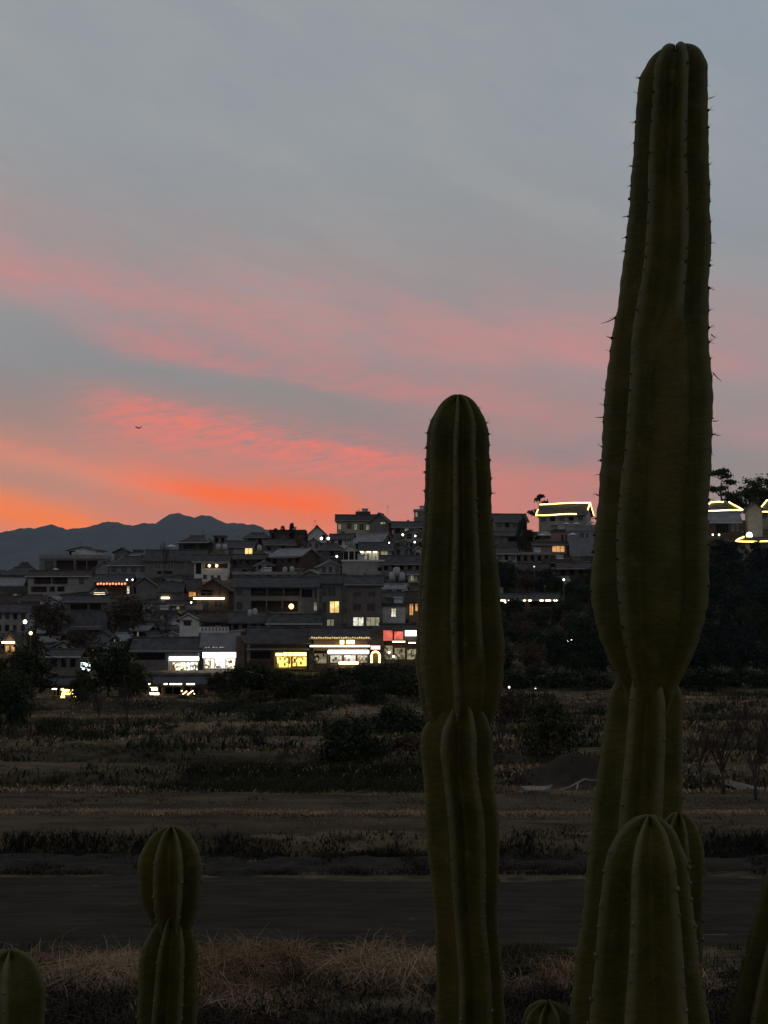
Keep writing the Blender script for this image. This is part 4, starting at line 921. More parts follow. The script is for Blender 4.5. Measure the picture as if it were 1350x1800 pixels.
def wall_lamp(px, py, Y, r, label, M_=E_bulb, group=None, h_=1.6):
    p = at(px, py, Y); gzz = gz(p.x, Y)
    o = empty('street_lamp', (p.x, Y, min(gzz, p.z - 1)), label, 'lamp', group); hh = p.z - min(gzz, p.z - 1)
    MB().tube([(0, .1, 0), (0, .1, hh), (0, -.1, hh + .25)], .07, 5).build('post', M_metal, o)
    r *= .62 if r < .9 else .85; MB().lathe([(r * .3, hh - r), (r * .8, hh - r * .65), (r, hh), (r * .8, hh + r * .65), (r * .3, hh + r)], k=12).build('bulb', M_, o, True)
wall_lamp(708, 940, 326, .5, 'white street lamp between the ridge roofs by the grey sheet-metal roof'); wall_lamp(730, 942, 328, .4, 'white street lamp at the foot of the glass-topped tower')
wall_lamp(729, 953, 318, .4, 'small lamp directly below the lamp at the glass-topped tower'); wall_lamp(592, 978, 282, .42, 'bright white lamp beside the pillared porch'); wall_lamp(684, 954, 306, .3, 'dim lamp on the slope above the ceiling-lamp restaurant')
wall_lamp(44, 1093, 226, .62, 'bright white lamp beside the grey walled house'); wall_lamp(991, 1019, 252, .38, 'white lamp in front of the black-roofed barn')
wall_lamp(1317, 941, 330, 1.0, 'brilliant white floodlight beside the tall blank gable', emit('floodlight', (1, 1, 1), 16)); wall_lamp(1253, 940, 318, .42, 'one of a pair of white lamps under the house with white-framed windows', E_bulb, 'pair of lamps under the framed windows'); wall_lamp(1264, 940, 318, .42, 'one of a pair of white lamps under the house with white-framed windows', E_bulb, 'pair of lamps under the framed windows')
wall_lamp(223, 1019, 262, .28, 'small white lamp at the end of the lantern row'); wall_lamp(233, 1019, 262, .3, 'second small lamp past the lantern row')
wall_lamp(336, 1059, 236, .3, 'small white lamp below the glowing ochre house'); wall_lamp(54, 1113, 214, .5, 'warm lamp by the yellow-lit house', E_led); wall_lamp(490, 1107, 205, .22, 'tiny lamp in the dark veranda'); wall_lamp(939, 996, 285, .3, 'faint lamp at the edge of the wooded slope', emit('faint_bulb', (.9, .9, .85), 1.2))
wall_lamp(979, 1060, 243, .35, 'orange lamp at the end of the teahouse eave', E_bulbw); wall_lamp(888, 1059, 242, .33, 'white lamp hanging below the teahouse eave')
wall_lamp(58, 1195, 152, .2, 'pink lamp in the riverside trees', E_pinkl); wall_lamp(28, 1227, 104, .18, 'dim pink lamp low by the rough grass', E_pinkl); wall_lamp(357, 1219, 112, .24, 'white lamp at the end of the riverside restaurant'); wall_lamp(192, 1219, 108, .14, 'small white lamp between the riverside trees')
for px, py in ((684, 1147), (692, 1154)): wall_lamp(px, py, 180.5, .3, 'white ball lamp beside the golden archway', E_bulb, 'ball lamps beside the archway')
for px, py in ((895, 1208), (941, 1211), (991, 1214), (1220, 1228), (1287, 1232)): wall_lamp(px, py, 118, .15, 'low white path lamp along the foot of the wooded slope', E_bulb, 'path lamps along the foot of the slope')
for px, py in ((998, 1127), (1004, 1125), (1010, 1121)): wall_lamp(px, py, 196, .24, 'small white lamp in the cluster inside the dark wood', E_bulb, 'lamp cluster inside the wood')
for px, py in ((366, 1208), (388, 1206), (395, 1202)): wall_lamp(px, py, 150, .15, 'small white lamp in the shrubs past the riverside restaurant', E_bulb, 'small lamps in the shrubs')
sg = empty('notice_board', at(1006, 1216, 121), 'pale notice board with two upright panels at the foot of the wood', 'sign')
MB().box(-.26, -.06, 0, .06, .75, 1.5).build('panel', M_wframe, sg); MB().box(.06, .26, 0, .06, .75, 1.5).build('panel', M_wframe, sg); MB().box(-.26, .26, -.02, .08, .3, .68).build('lower_panel', M_wframe, sg); MB().box(-.04, .04, .09, .15, -.6, 1.3).build('post', M_metal, sg)
def tank(px, py, Y, label, r=.55, h_=1.4):
    o = empty('water_tank', at(px, py, Y), label, 'water tank', 'steel tanks on the flat roofs')
    MB().lathe([(r * .9, .25), (r, .35), (r, h_), (r * .6, h_ + .25), (.1, h_ + .35)], k=10).build('barrel', M_steel, o, True)
    for sx_ in (-.3, .3): MB().box(sx_ - .05, sx_ + .05, -.05, .05, -1.2, .25).build('leg', M_metal, o)
for px, py in ((501, 1009), (513, 1008)): tank(px, py, 272, 'pale water tank on the long flat terrace roof')
for px, py in ((690, 1022), (706, 1023), (697, 1014)): tank(px, py, 262, 'steel water tank beside the low corrugated shed', .8, 1.9)
for px, py in ((440, 1086), (448, 1084)): tank(px, py, 224, 'white tank on the roof below the galleried block', .5, 1.3)
for px, py in ((384, 968), (395, 968), (456, 970)): tank(px, py, 318, 'rooftop tank near the lit yellow window', .7, 1.6)
def parasol(px, py, Y, wpx, label):
    p = at(px, py, Y); s = Y / F; r = wpx / 2 * s; o = empty('parasol', (p.x, Y, p.z), label, 'parasol', 'white parasols on terraces')
    n = 8; mb = MB(); top = (0, 0, r * .42)
    for i in range(n):
        a0, a1 = 2 * math.pi * i / n, 2 * math.pi * (i + 1) / n
        A_, B_ = (r * math.cos(a0), r * math.sin(a0), 0), (r * math.cos(a1), r * math.sin(a1), 0)
        mb.slab([A_, B_, top], .06)
    mb.build('canopy', M_canvas, o); MB().tube([(0, 0, -2.3), (0, 0, r * .35)], .06, 5).build('pole', M_metal, o)
parasol(301, 961, 322, 20, 'white parasol beside the bare tree on the skyline terrace'); parasol(996, 921, 326, 15, 'white parasol with a twin beside it under the light-outlined house'); parasol(1013, 921, 326, 15, 'white parasol with a twin beside it under the light-outlined house'); parasol(1040, 919, 324, 14, 'white parasol at the end of the blue-grey terrace')
parasol(953, 941, 300, 14, 'white parasol in front of the dark bush on the terrace'); parasol(1007, 940, 300, 17, 'white parasol before the faded pink wall')
parasol(98, 1001, 300, 12, 'small white parasol before the open columned front')

# ------------------------------------------------------------------ trees and scrub
def leaves(cent, size, n_each, leaf, rs, flat=.8):
    C = np.asarray(cent); n = len(C) * n_each
    P = np.repeat(C, n_each, 0) + rs.normal(size=(n, 3)) * np.array([size, size, size * flat])
    a = rs.normal(size=(n, 3)); a /= np.linalg.norm(a, axis=1)[:, None]; b = rs.normal(size=(n, 3)); b -= (a * b).sum(1)[:, None] * a; b /= np.linalg.norm(b, axis=1)[:, None]
    s = leaf * rs.uniform(.5, 1.2, (n, 1)); a *= s; b *= s * .55
    v = np.stack([P - a, P + b, P + a, P - b], 1).reshape(-1, 3); f = np.arange(4 * n).reshape(-1, 4); return v, f
def branch(mb, p, d, L, r, lvl, tips, rnd, spread=.6, kids=3):
    q = p + d * L; mid = p + d * L * .5 + Vector((rnd.uniform(-1, 1), rnd.uniform(-1, 1), rnd.uniform(-.3, .6))) * L * .07
    mb.tube([p, mid, q], [r, r * .82, r * .62], 5 if lvl > 1 else 3, cap=False)
    if lvl == 0: tips.append(q); return
    for i in range(kids + (1 if rnd.random() < .4 else 0)):
        dd = (d + Vector((rnd.uniform(-1, 1), rnd.uniform(-1, 1), rnd.uniform(-.35, .7))) * spread).normalized()
        branch(mb, p + d * L * rnd.uniform(.55, 1.0), dd, L * rnd.uniform(.55, .8), r * .58, lvl - 1, tips, rnd, spread, kids)
    tips.append(q)
def proto(kind, seed, leafM, h=1.0):
    """unit-height tree: returns (trunk mesh, crown mesh)"""
    rnd = random.Random(seed); rs = np.random.default_rng(seed)
    mb = MB(); tips = []
    if kind == 'bare':
        d0 = Vector((rnd.uniform(-.12, .12), rnd.uniform(-.1, .1), 1)).normalized()
        tw = MB(); mb.tube([(0, 0, -.05), d0 * .14, d0 * .28], [.026, .02, .017], 7)
        for i in range(6):
            dd = (d0 + Vector((rnd.uniform(-1, 1), rnd.uniform(-1, 1), .3)) * .62).normalized()
            branch(tw, d0 * rnd.uniform(.16, .28), dd, rnd.uniform(.22, .30), .011, 3, tips, rnd, .62, 3)
        t = mb.build('trunk', M_bark, None, True); c = tw.build('crown', leafM, None)
        return t, c
    if kind == 'bush':
        for i in range(6):
            dd = Vector((rnd.uniform(-.8, .8), rnd.uniform(-.8, .8), 1)).normalized(); branch(mb, Vector((0, 0, -.05)), dd, .4, .016, 1, tips, rnd, .6, 3)
        n = 46; ph = rs.uniform(0, 2 * math.pi, n); zz = rs.uniform(.08, .88, n); rr_ = .50 * np.sqrt(np.clip(1 - ((zz - .36) / .58) ** 2, 0.02, 1)) * rs.uniform(.45, 1.05, n)
        cc = np.stack([rr_ * np.cos(ph), rr_ * np.sin(ph), zz], 1); v, f = leaves(cc, .085, 46, .055, rs)
    elif kind == 'cone':
        mb.tube([(0, 0, -.05), (.01, 0, .5), (0, 0, .95)], [.024, .016, .004], 6)
        n = 60; zz = rs.uniform(.10, .97, n); ph = rs.uniform(0, 2 * math.pi, n); rr_ = .20 * (1 - zz) ** .7 * rs.uniform(.4, 1.1, n) + .01
        cc = np.stack([rr_ * np.cos(ph), rr_ * np.sin(ph), zz], 1); v, f = leaves(cc, .042, 40, .034, rs, 1.3)
    elif kind == 'layer':
        mb.tube([(0, 0, -.05), (.03, 0, .35), (-.02, 0, .62), (.05, 0, .9)], [.03, .024, .016, .006], 6)
        cc = []
        for i in range(11):
            z = rnd.uniform(.42, 1.0); a_ = rnd.uniform(0, 6.28); L = rnd.uniform(.10, .46) * (1.15 - z * .7); e_ = Vector((math.cos(a_) * L, math.sin(a_) * L, z))
            mb.tube([(0, 0, z - .12), tuple(e_)], [.01, .004], 4)
            for q in range(3): cc.append((e_.x + rnd.uniform(-.06, .06), e_.y + rnd.uniform(-.06, .06), e_.z + rnd.uniform(0, .035)))
        v, f = leaves(cc, .055, 55, .036, rs, .38)
    else:
        d0 = Vector((rnd.uniform(-.1, .1), rnd.uniform(-.1, .1), 1)).normalized(); mb.tube([(0, 0, -.06), d0 * .16, d0 * .36], [.034, .026, .02], 7)
        for i in range(5):
            dd = (d0 + Vector((rnd.uniform(-1, 1), rnd.uniform(-1, 1), .1)) * .7).normalized(); branch(mb, d0 * rnd.uniform(.24, .36), dd, rnd.uniform(.17, .25), .013, 2, tips, rnd, .6, 3)
        n = 70; ph = rs.uniform(0, 2 * math.pi, n); zz = rs.uniform(.26, .97, n); rr_ = .44 * np.sqrt(np.clip(1 - ((zz - .56) / .44) ** 2, 0.01, 1)) * rs.uniform(.35, 1.08, n)
        lob = 1 + .22 * np.sin(ph * 3 + seed) * np.sin(zz * 9 + seed)
        cc = np.stack([rr_ * lob * np.cos(ph), rr_ * lob * np.sin(ph), zz], 1)
        cc = np.concatenate([cc, np.array([tuple(t_) for t_ in tips])]) if tips else cc
        cc = cc[cc[:, 2] > .2]
        v, f = leaves(cc, .052, 34, .036, rs)
    t = mb.build('trunk', M_bark, None, True); c = np_mesh('crown', v, f, leafM)
    return t, c
PROTO = {}
for key, kind, m_, seeds in (('round', 'round', M_leafd, (1, 2, 3)), ('blue', 'round', M_leafb, (4, 5, 6)), ('olive', 'round', M_leafo, (7, 8)), ('brown', 'round', M_leafbr, (9,)), ('bare', 'bare', M_twig, (10, 11, 12)),
                             ('pbare', 'bare', M_pbark, (13,)), ('bush', 'bush', M_leafd, (14, 15)), ('obush', 'bush', M_leafo, (16, 17)), ('bbush', 'bush', M_leafbr, (18,)), ('cone', 'cone', M_leafb, (19, 20)), ('layer', 'layer', M_leafd, (21, 22))):
    PROTO[key] = [proto(kind, s_, m_) for s_ in seeds]
rt = random.Random(5); used = set()
def tree(key, px, top, base, Y=None, wf=1.0, label='', group=None, name=None, cat='tree', lean=0, Yg=False):
    if Y is None: Y = depth_at(px, base) if base < 1150 else None
    if Y is None: Y = F * CAMZ / (base - 1060)
    p = at(px, base, Y); H = (base - top) * Y / F; z0 = min(p.z, gz(p.x, Y)) if not Yg else p.z
    H0 = H; H += max(0, p.z - z0)
    nm = name or {'b': 'shrub'}.get('', 'tree')
    o = empty(nm, (p.x, Y, z0), label, cat, group, rt.uniform(0, 6.28)); o.rotation_euler.y = lean
    i = rt.randrange(len(PROTO[key])); t, c = PROTO[key][i]
    for src in (t, c):
        q = src if (key, i, src.name) not in used else src.copy()
        if (key, i, src.name) not in used: used.add((key, i, src.name))
        else: COL.objects.link(q)
        q.parent = o
    o.scale = (H0 * wf, H0 * wf, H)
    return o
G1 = 'dark riverside trees before the street'
for px, top, base, wf, key in [(48, 1140, 1238, 1.15, 'round'), (190, 1134, 1242, 1.0, 'round'), (236, 1168, 1242, .8, 'olive'), (-10, 1165, 1236, 1.2, 'round'),
                               (440, 1166, 1236, 1.3, 'round'), (392, 1182, 1232, 1.3, 'olive'), (345, 1186, 1214, 1.5, 'round'), (478, 1178, 1230, 1.3, 'olive'), (520, 1184, 1238, 1.3, 'round'), (575, 1180, 1226, 1.4, 'olive'), (655, 1172, 1232, 1.3, 'round'), (705, 1170, 1228, 1.3, 'olive'), (145, 1186, 1246, .8, 'olive'), (20, 1180, 1250, 1.1, 'olive')]:
    tree(key, px, top, base, None, wf, ('olive' if key == 'olive' else 'dark green') + ' leafy tree on the riverside in front of the lit street', G1 + ' ' + key)
for px, top, base, wf, key in [(px_, tp_ + (9 if px_ < 560 else 5), bs_, wf_, k_) for px_, tp_, bs_, wf_, k_ in [(300, 1185, 1212, 1.8, 'bush'), (420, 1170, 1200, 1.7, 'bush'), (500, 1172, 1208, 1.7, 'obush'), (545, 1176, 1216, 1.6, 'bush'), (590, 1170, 1212, 1.7, 'bush'), (640, 1164, 1210, 1.6, 'bush'), (690, 1162, 1210, 1.7, 'bush'), (735, 1166, 1212, 1.6, 'obush'),
                               (560, 1186, 1224, 1.6, 'obush'), (620, 1190, 1232, 1.5, 'bbush'), (680, 1184, 1236, 1.4, 'bush'), (720, 1186, 1240, 1.3, 'bush'), (500, 1200, 1236, 1.5, 'obush'), (365, 1186, 1204, 1.9, 'bush'), (320, 1214, 1240, 1.9, 'bush'), (455, 1205, 1240, 1.6, 'obush'), (650, 1200, 1250, 1.4, 'bush'), (400, 1206, 1238, 1.7, 'obush'), (350, 1210, 1238, 1.7, 'obush')]]:
    tree(key, px, top, base, None, wf, {'bush': 'dark green', 'obush': 'olive', 'bbush': 'brown'}[key] + ' shrub in the hedge below the lit street', key.replace('obush', 'olive').replace('bbush', 'brown').replace('bush', 'dark green') + ' shrubs in the hedge below the street', 'shrub', 'shrub')
tree('bush', 612, 1266, 1358, None, 1.05, 'solitary round dark shrub in the rough field', None, 'shrub', 'shrub')
for px, top, base, key, lb in [(300, 1268, 1296, 'obush', 'small olive bush in the rough field facing the riverside restaurant'), (470, 1246, 1280, 'bush', 'low dark bush in the rough field below the fruit shop'), (545, 1236, 1266, 'bbush', 'brown bush in the rough field below the largest lit shop'), (90, 1262, 1300, 'obush', 'olive bush beside the straight-trunked dark tree'), (380, 1322, 1346, 'bbush', 'small brown bush on the straw before the solitary dark shrub'),
                               (410, 1222, 1256, 'obush', 'olive bush just below the street hedge'), (650, 1300, 1352, 'bush', 'dark bush touching the solitary round shrub')]:
    tree(key, px, top, base, None, 1.4, lb, None, 'shrub', 'shrub')
tree('olive', 962, 1232, 1350, None, 1.0, 'olive-leaved tree standing in the rough field between the tall cacti')
tree('brown', 905, 1215, 1290, None, .9, 'brown-leaved tree behind the olive tree in the field')
tree('bush', 700, 1240, 1300, None, 1.3, 'wide dark thicket behind the rough field', None, 'shrub', 'shrub'); tree('bbush', 720, 1290, 1345, None, 1.2, 'brown thicket beside the solitary dark shrub', None, 'shrub', 'shrub')
tree('round', 15, 1190, 1300, None, .8, 'dark tree with a straight trunk rising from the rough grass'); tree('bare', 175, 1200, 1270, None, 1.0, 'leaning bare tree before the riverside kiosk', lean=R(-14)); tree('bare', 225, 1190, 1272, None, .9, 'bare tree in front of the riverside restaurant', lean=R(8))
for px, top, base, wf in [(1272, 1240, 1402, .95), (1328, 1250, 1412, .8), (1232, 1255, 1395, .8), (1345, 1230, 1360, .9), (1300, 1220, 1330, 1.0)]: tree('bare', px, top, base, None, wf, 'leafless brown tree beside the pale path', 'leafless trees beside the pale path')
tree('bare', 1010, 1225, 1330, None, .9, 'leafless tree close behind the olive tree'); tree('bare', 880, 1240, 1330, None, .8, 'leafless tree beside the brown-leaved tree')
# town trees
tree('bare', 290, 934, 972, 325, 1.0, 'bare tree silhouetted against the mountain on the skyline terrace'); tree('pbare', 328, 982, 1018, None, 1.1, 'pale bare tree before the shallow grey roof')
tree('brown', 222, 1050, 1124, None, 1.1, 'big brown tree between the barn and the white tower house'); tree('brown', 88, 1056, 1126, None, 1.0, 'brown tree above the dark storehouse'); tree('bare', 295, 1070, 1125, None, 1.0, 'bare tree beside the white tower house'); tree('olive', 60, 1118, 1149, None, 1.1, 'olive tree beside the yellow-lit house')
tree('brown', 140, 1105, 1149, None, 1.1, 'brown tree before the barn'); tree('bush', 240, 1120, 1149, None, 1.4, 'dark shrub below the windowless grey gable', None, 'shrub', 'shrub')
tree('layer', 948, 868, 914, 366, .95, 'tree with flat leafy tiers beside the light-outlined house'); tree('round', 930, 932, 966, None, .8, 'round dark tree on the terrace before the wide-gabled house'); tree('bush', 918, 908, 928, 332, .9, 'small pointed bush on the ridge roof line', None, 'shrub', 'shrub')
tree('cone', 513, 919, 936, 345, 1.5, 'taller potted bush on the roof terrace', None, 'potted_bush', 'shrub', Yg=True); tree('bush', 497, 924, 936, 345, .7, 'shorter potted bush on the roof terrace', None, 'potted_bush', 'shrub', Yg=True); tree('bush', 484, 928, 936, 345, .9, 'low potted bush at the roof terrace corner', None, 'potted_bush', 'shrub', Yg=True)
tree('layer', 1268, 828, 900, 368, 1.05, 'tall airy tree on the ridge beside the tallest cactus'); tree('round', 1338, 838, 915, 366, 1.35, 'great round black tree on the ridge behind the white gable'); tree('round', 1295, 866, 900, 372, 1.2, 'lower dark tree filling the ridge between taller ones'); tree('round', 1390, 850, 915, 372, 1.3, 'round ridge tree beyond the white gable')
GW = 'trees of the wooded slope'
for i_, px in enumerate((872, 905, 948, 985, 1020, 1050, 1205, 1240, 1275, 1310, 1345)): tree('bush', px, 1172 + (i_ * 7) % 12, 1206 + (i_ * 5) % 9, None, 1.7, 'dark shrub along the foot of the wooded slope', 'shrubs along the foot of the wood', 'shrub', 'shrub')
for px, top, base, key in [(905, 1000, 1030, 'round'), (962, 1000, 1034, 'round'), (890, 1008, 1044, 'blue'), (925, 1010, 1046, 'brown'), (955, 1016, 1048, 'blue'), (978, 1014, 1052, 'round'), (1005, 1026, 1062, 'blue'), (1030, 1016, 1058, 'round'), (1048, 998, 1040, 'blue')]:
    tree(key, px, top, base, None, 1.2, {'blue': 'blue-black leafy tree in the wood on the slope', 'round': 'dark green leafy tree in the wood on the slope', 'brown': 'brownish tree in the wood on the slope'}[key], GW + ' ' + key)
for row in np.arange(996, 1200, 17):
    px = 866 + rt.random() * 26
    while px < 1400:
        jit = rt.uniform(-6, 6); ok = True
        if px < 1062 and row < 1028: ok = False
        if px < 990 and 1046 < row < 1096: ok = False
        if 975 < px < 1045 and row < 1040: ok = False
        if ok:
            w_ = rt.uniform(48, 70)
            key = rt.choice(['blue', 'blue', 'blue', 'round', 'cone'] if px > 1040 else ['blue', 'round', 'round', 'brown', 'bare'])
            tree(key, px, row - w_ * .72 + jit, row + 8, None if row + 8 < 1148 else rt.uniform(150, 186), rt.uniform(.95, 1.3), {'blue': 'blue-black leafy tree in the wood on the slope', 'round': 'dark green leafy tree in the wood on the slope', 'cone': 'slim conical tree in the wood on the slope', 'brown': 'brownish tree in the wood on the slope', 'bare': 'bare tree in the wood on the slope'}[key], GW + ' ' + key)
        px += rt.uniform(34, 58)
for key in PROTO:
    for i, (t, c) in enumerate(PROTO[key]):
        if t.parent is None:
            bpy.data.objects.remove(t); bpy.data.objects.remove(c)

# ------------------------------------------------------------------ grass and scrub (uncountable)
def blades(P, H, Wd, bend, rs):
    """curved three-segment blades; P (n,3)"""
    n = len(P); a = rs.uniform(0, 2 * math.pi, n); d = np.stack([np.cos(a), np.sin(a), np.zeros(n)], 1)
    b = rs.uniform(0, 2 * math.pi, n); s = np.stack([np.cos(b), np.sin(b), np.zeros(n)], 1) * (Wd / 2)[:, None]
    up = np.array([0, 0, 1.0])
    p1 = P + up * (H * .55)[:, None] + d * (H * bend * .25)[:, None]; p2 = P + up * (H * (1 - .35 * bend))[:, None] + d * (H * bend * .8)[:, None]
    v = np.stack([P - s, P + s, p1 + s * .8, p1 - s * .8, p2 + s * .25, p2 - s * .25], 1).reshape(-1, 3)
    o = np.arange(n)[:, None] * 6; f = np.concatenate([o + np.array([[0, 1, 2, 3]]), o + np.array([[3, 2, 4, 5]])]); return v, f
def grass(name, label, m_, n, sampler, hr_, wd, bend, seed, clump=0, cr=.25, nper=40, hvar=0.):
    rs = np.random.default_rng(seed)
    if clump:
        c = sampler(rs, n // nper); k = rs.uniform(.35, 1.25, len(c)); kr = np.repeat(rs.uniform(.6, 1.5, len(c)), nper)
        c = np.repeat(c, nper, 0); xy = c + rs.normal(size=c.shape) * (cr * kr)[:, None]; hs = np.repeat(k, nper)
    else: xy = sampler(rs, n); hs = np.ones(len(xy))
    if hvar: hs = hs * (1 - hvar + 2 * hvar * sstep(.3, .62, fbm(xy[:, 0] * .45, xy[:, 1] * .6, seed + 90)))
    z = ground(xy[:, 0], xy[:, 1]); P = np.column_stack([xy, z - .02])
    H = rs.uniform(*hr_, len(P)) * hs; v, f = blades(P, H, rs.uniform(*wd, len(P)), rs.uniform(*bend, len(P)), rs)
    return tag(np_mesh(name, v, f, m_), label, 'grass', kind='stuff')
clear = lambda x, y: ~((x < -14) & (x > -36) & (y > 84) & (y < 118)) & (y < 138)
def band_s(x0, x1, y0, y1, keep=None, sc=.3, th=.45, seed=50):
    def f(rs, n):
        out = []
        m = 0
        while m < n:
            x = rs.uniform(x0, x1, n * 2); y = rs.uniform(y0, y1, n * 2); k = fbm(x * sc, y * sc * 1.6, seed) > th + rs.normal(size=len(x)) * .05
            if keep is not None: k &= keep(x, y)
            out.append(np.column_stack([x[k], y[k]])); m += int(k.sum())
            if m == 0: m = 1
        return np.concatenate(out)[:n]
    return f
def near_edge(x, y):
    e = .9 * (fbm(x * .5, y * .5, 62) - .45)
    return ((x > -9.0) & (x < -6.0) & (y + e > 27.3) & (y + e < 29.6)) | ((x > -4.9) & (x < 1.3) & (y + e > 25.8) & (y + e < 29.0 + .9 * np.exp(-((x + 1.4) / 1.3) ** 2))) | ((x > 2.6) & (x < 4.9) & (y + e > 27.4) & (y + e < 28.7)) | ((x > 7.6) & (x < 9.1) & (y + e > 27.3) & (y + e < 28.6))
grass('dry_grass', 'tall tan dry grass along the near edge of the ploughed field', M_dry, 26000, band_s(-12, 12, 25.4, 30.5, near_edge, .55, .50, 71), (.24, .70), (.012, .030), (.6, 1.7), 1, 1, .22, 46, .6)
grass('pale_dry_grass', 'bleached straw heads among the tall tan grass', M_dryp, 13000, band_s(-12, 12, 25.4, 29.8, near_edge, .6, .54, 72), (.24, .70), (.010, .024), (.7, 1.8), 2, 1, .18, 40, .55)
grass('green_verge_grass', 'short greenish verge along the ploughed field', M_dryg, 16000, band_s(-14, 14, 28.2, 30.6, None, .3, .42, 73), (.12, .32), (.02, .04), (.2, .9), 3)
grass('dark_weeds', 'dark tangled weeds on the bank in front of the dry grass', M_weed, 46000, band_s(-11, 11, 22.2, 28.2, None, .5, .33, 74), (.12, .42), (.02, .05), (.4, 1.3), 4, 1, .3, 42, .4)
grass('ditch_weeds', 'black weeds fringing the ditch beyond the ploughed field', mat('ditch_weed', (.03, .032, .028), (.016, .018, .016), 1.5, .95, spec=.1, island=True), 24000, band_s(-22, 22, 41.7, 43.0, None, .7, .38, 75), (.15, .42), (.03, .07), (.2, 1.0), 5, 1, .3, 30)
grass('clod_weeds', 'low dark weeds on the clod strip', M_weed, 14000, band_s(-22, 22, 38.6, 41.6, None, .6, .5, 76), (.08, .25), (.03, .06), (.2, 1.0), 6)
grass('straw_line', 'pale straw line along the stubble field', M_dryp, 22000, lambda rs, n: np.column_stack([(x := rs.uniform(-30, 30, n)), 47.8 + .8 * (fbm(x * .15, x * 0, 81) - .5) * 2 + rs.normal(size=n) * .22 + .01 * x]), (.08, .26), (.03, .06), (.2, 1.0), 7)
grass('stubble_weeds', 'dark weed tufts scattered over the stubble', M_weed, 16000, band_s(-32, 32, 43.4, 55, None, .5, .52, 88), (.05, .22), (.03, .06), (.2, 1.0), 23, 1, .4, 20)
grass('stubble_grass', 'sparse brown stubble on the strip beyond the ditch', M_dry, 24000, band_s(-32, 32, 43.4, 56, None, .3, .46, 82), (.05, .16), (.03, .06), (.2, 1.0), 8)
grass('green_crop', 'dark green crop patch at the far end of the stubble', mat('green_crop', (.06, .066, .034), (.032, .038, .02), 1.2, .95, spec=.1, island=True), 22000, band_s(-11, 3.5, 53.5, 59, lambda x, y: (x > -11 + (y - 53) * .3), .4, .25, 83), (.15, .42), (.03, .07), (.2, .9), 9, 1, .4, 34)
def on_banks(off, sd):
    def f(rs, n):
        x = rs.uniform(-48, 48, n * 2); i = rs.integers(0, len(BANKS), n * 2); y = np.zeros(n * 2)
        for k in range(len(BANKS)): y[i == k] = bank_y(x[i == k], k)
        y = y + off + rs.normal(size=n * 2) * .5; kp = fbm(x * .25, y * .1 + i * 3.0, sd) > .45; return np.column_stack([x, y])[kp][:n]
    return f
grass('bank_weeds', 'black weeds along the little banks of the rough field', MATS['ditch_weed'], 13000, on_banks(-.3, 95), (.15, .5), (.04, .09), (.3, 1.1), 21, 0)
grass('bank_straw', 'bleached straw on top of the little banks', M_dryp, 7000, on_banks(1.0, 96), (.1, .3), (.04, .08), (.3, 1.1), 22, 0)
grass('straw_patches', 'bleached straw patches scattered over the rough field', M_dryp, 40000, band_s(-45, 45, 53, 112, None, .13, .56, 84), (.06, .26), (.05, .12), (.2, 1.0), 10)
grass('rough_grass', 'rough olive and brown grass over the far field', M_dryg, 44000, band_s(-60, 60, 54, 150, clear, .15, .47, 85), (.10, .34), (.05, .14), (.2, 1.0), 11, 1, .7, 24)
grass('brown_scrub', 'brown scrub over the far field', M_leafbr, 30000, band_s(-60, 60, 60, 160, clear, .12, .55, 86), (.15, .55), (.05, .14), (.2, 1.0), 12, 1, .6, 30)
grass('dark_scrub', 'black-green scrub clumps in the far field', M_leafd, 20000, band_s(-60, 60, 66, 165, clear, .16, .60, 87), (.2, .8), (.08, .18), (.2, 1.0), 13, 1, .6, 34)

# ------------------------------------------------------------------ small things in the field
fb = empty('fallen_branch', at(1010, 1392, 54), 'bleached forked branch lying before the dark mound', 'branch')
B = lambda px, py, dy=0: at(px, py, 54 + dy) - at(1010, 1392, 54)
MB().tube([B(979, 1396), B(983, 1390), B(1004, 1383, .2), (B(1016, 1376, .3)), B(1028, 1370, .5), B(1040, 1372, .8), B(1052, 1371, 1.2)], [.05, .055, .06, .06, .055, .045, .03], 6).build('main_limb', M_pbark, fb, True)
MB().tube([B(1016, 1377, .3), B(1014, 1387, -.1), B(1011, 1398, -.5)], [.055, .05, .04], 6).build('side_limb', M_pbark, fb, True)
ps = at(945, 1395, 54); sh_ = MB().slab([(-.75, 0, .35), (.45, .1, .33), (.1, -.45, -.06), (-.35, -.45, -.08)], .03).slab([(.46, .1, .33), (.75, .3, .40), (.4, -.1, .02), (.12, -.44, -.05)], .03).build('plastic_sheet', mat('dirty_white_sheet', (.36, .35, .33), (.24, .23, .22), 3, .8), None, False, ps)
tag(sh_, 'crumpled white plastic sheet on the field edge beside the forked branch', 'plastic sheet')
lg = empty('driftwood', at(885, 1350, 62), 'pale splintered log lying by the trunk of the second tallest cactus', 'driftwood')
MB().tube([(-.55, 0, .1), (-.1, 0, .14), (.35, .1, .0)], [.09, .1, .05], 6).build('log', M_pbark, lg, True); MB().tube([(-.2, 0, .12), (.1, .05, .38)], [.06, .03], 5).build('stub', M_pbark, lg, True)
for i, (px, py, s_) in enumerate([(905, 1388, .22), (915, 1392, .2), (921, 1386, .13), (866, 1340, .16)]):
    me = MB().lathe([(s_ * .3, -s_ * .3), (s_, 0), (s_ * .8, s_ * .45), (s_ * .2, s_ * .7)], k=7); me.v = [(x * (1 + .3 * math.sin(i + z * 9)), y, z) for x, y, z in me.v]
    tag(me.build('pale_stone', M_path, None, True, at(px, py, 55 if i < 3 else 63)), 'pale stone among the rubble beside the plastic sheet', 'stone', 'pale stones in the rubble')
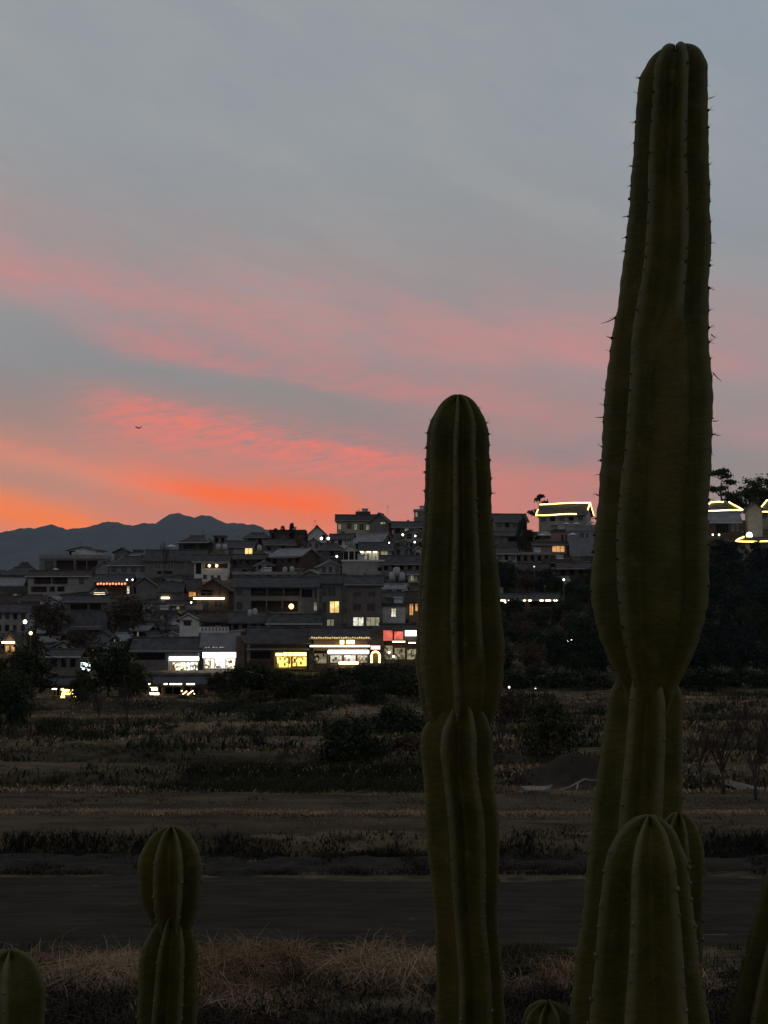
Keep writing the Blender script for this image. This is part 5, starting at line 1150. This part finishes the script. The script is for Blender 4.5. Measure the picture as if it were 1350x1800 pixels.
mo = tag(np_mesh('earth_mound', *(lambda X, Y: (np.stack([X, Y, ground(X, Y) - .1 + 1.15 * np.exp(-((X - 9.6) / 2.1) ** 2 - ((Y - 56.5) / 1.3) ** 2) * (.7 + .6 * fbm(X * .8, Y * .8, 5))], -1).reshape(-1, 3),
     np.array([[r * 30 + c, r * 30 + c + 1, r * 30 + 31 + c, r * 30 + 30 + c] for r in range(23) for c in range(29)])))(*np.meshgrid(np.linspace(5, 14, 30), np.linspace(54.5, 60, 24))), M_weed, smooth=True), kind='structure')
pa = np.array([(at(1260, 1388, 56).x, 56.0), (at(1300, 1394, 54.5).x, 55.0), (at(1360, 1404, 53.5).x, 54.0), (at(1450, 1415, 52).x, 52.5)])
pv_ = []
for i in range(len(pa)):
    for o_ in (-.55, .55): pv_.append((pa[i, 0], pa[i, 1] + o_, gz(pa[i, 0], pa[i, 1] + o_) + .09))
tag(np_mesh('path', np.array(pv_), np.array([[2 * i, 2 * i + 2, 2 * i + 3, 2 * i + 1] for i in range(len(pa) - 1)]), M_path), kind='structure')
# drone in the sky
dp = at(243.5, 752.5, 110); dr = empty('drone', dp, 'tiny dark drone hovering in the pink sky', 'drone', None, R(20)); M_dr = mat('drone_body', (.03, .03, .03), (.02, .02, .02), 4, .6)
MB().lathe([(.03, -.07), (.10, -.04), (.11, .03), (.04, .07)], k=8).build('body', M_dr, dr, True)
for a_ in (.6, 2.5, 3.75, 5.65):
    e_ = Vector((math.cos(a_) * .27, math.sin(a_) * .27, .04)); MB().tube([(0, 0, 0), e_], .022, 5).build('arm', M_dr, dr)
    MB().lathe([(.03, 0), (.04, .05), (.02, .09)], e_, 6).box(e_.x - .13, e_.x + .13, e_.y - .012, e_.y + .012, e_.z + .09, e_.z + .10).build('rotor', M_dr, dr)

# ------------------------------------------------------------------ evening haze
hm = bpy.data.materials.new('evening_haze'); hm.use_nodes = True; t = hm.node_tree; t.nodes.clear()
pvn = t.nodes.new('ShaderNodeVolumePrincipled'); pvn.inputs['Color'].default_value = (.62, .72, .86, 1); pvn.inputs['Density'].default_value = 4.6e-5; pvn.inputs['Anisotropy'].default_value = .0
on = t.nodes.new('ShaderNodeOutputMaterial'); t.links.new(pvn.outputs[0], on.inputs['Volume'])
tag(MB().box(-8300, 8300, -500, 8300, -24, 620).build('haze', hm), kind='stuff')
for o in bpy.data.objects:
    if '_g' in o: del o['_g']
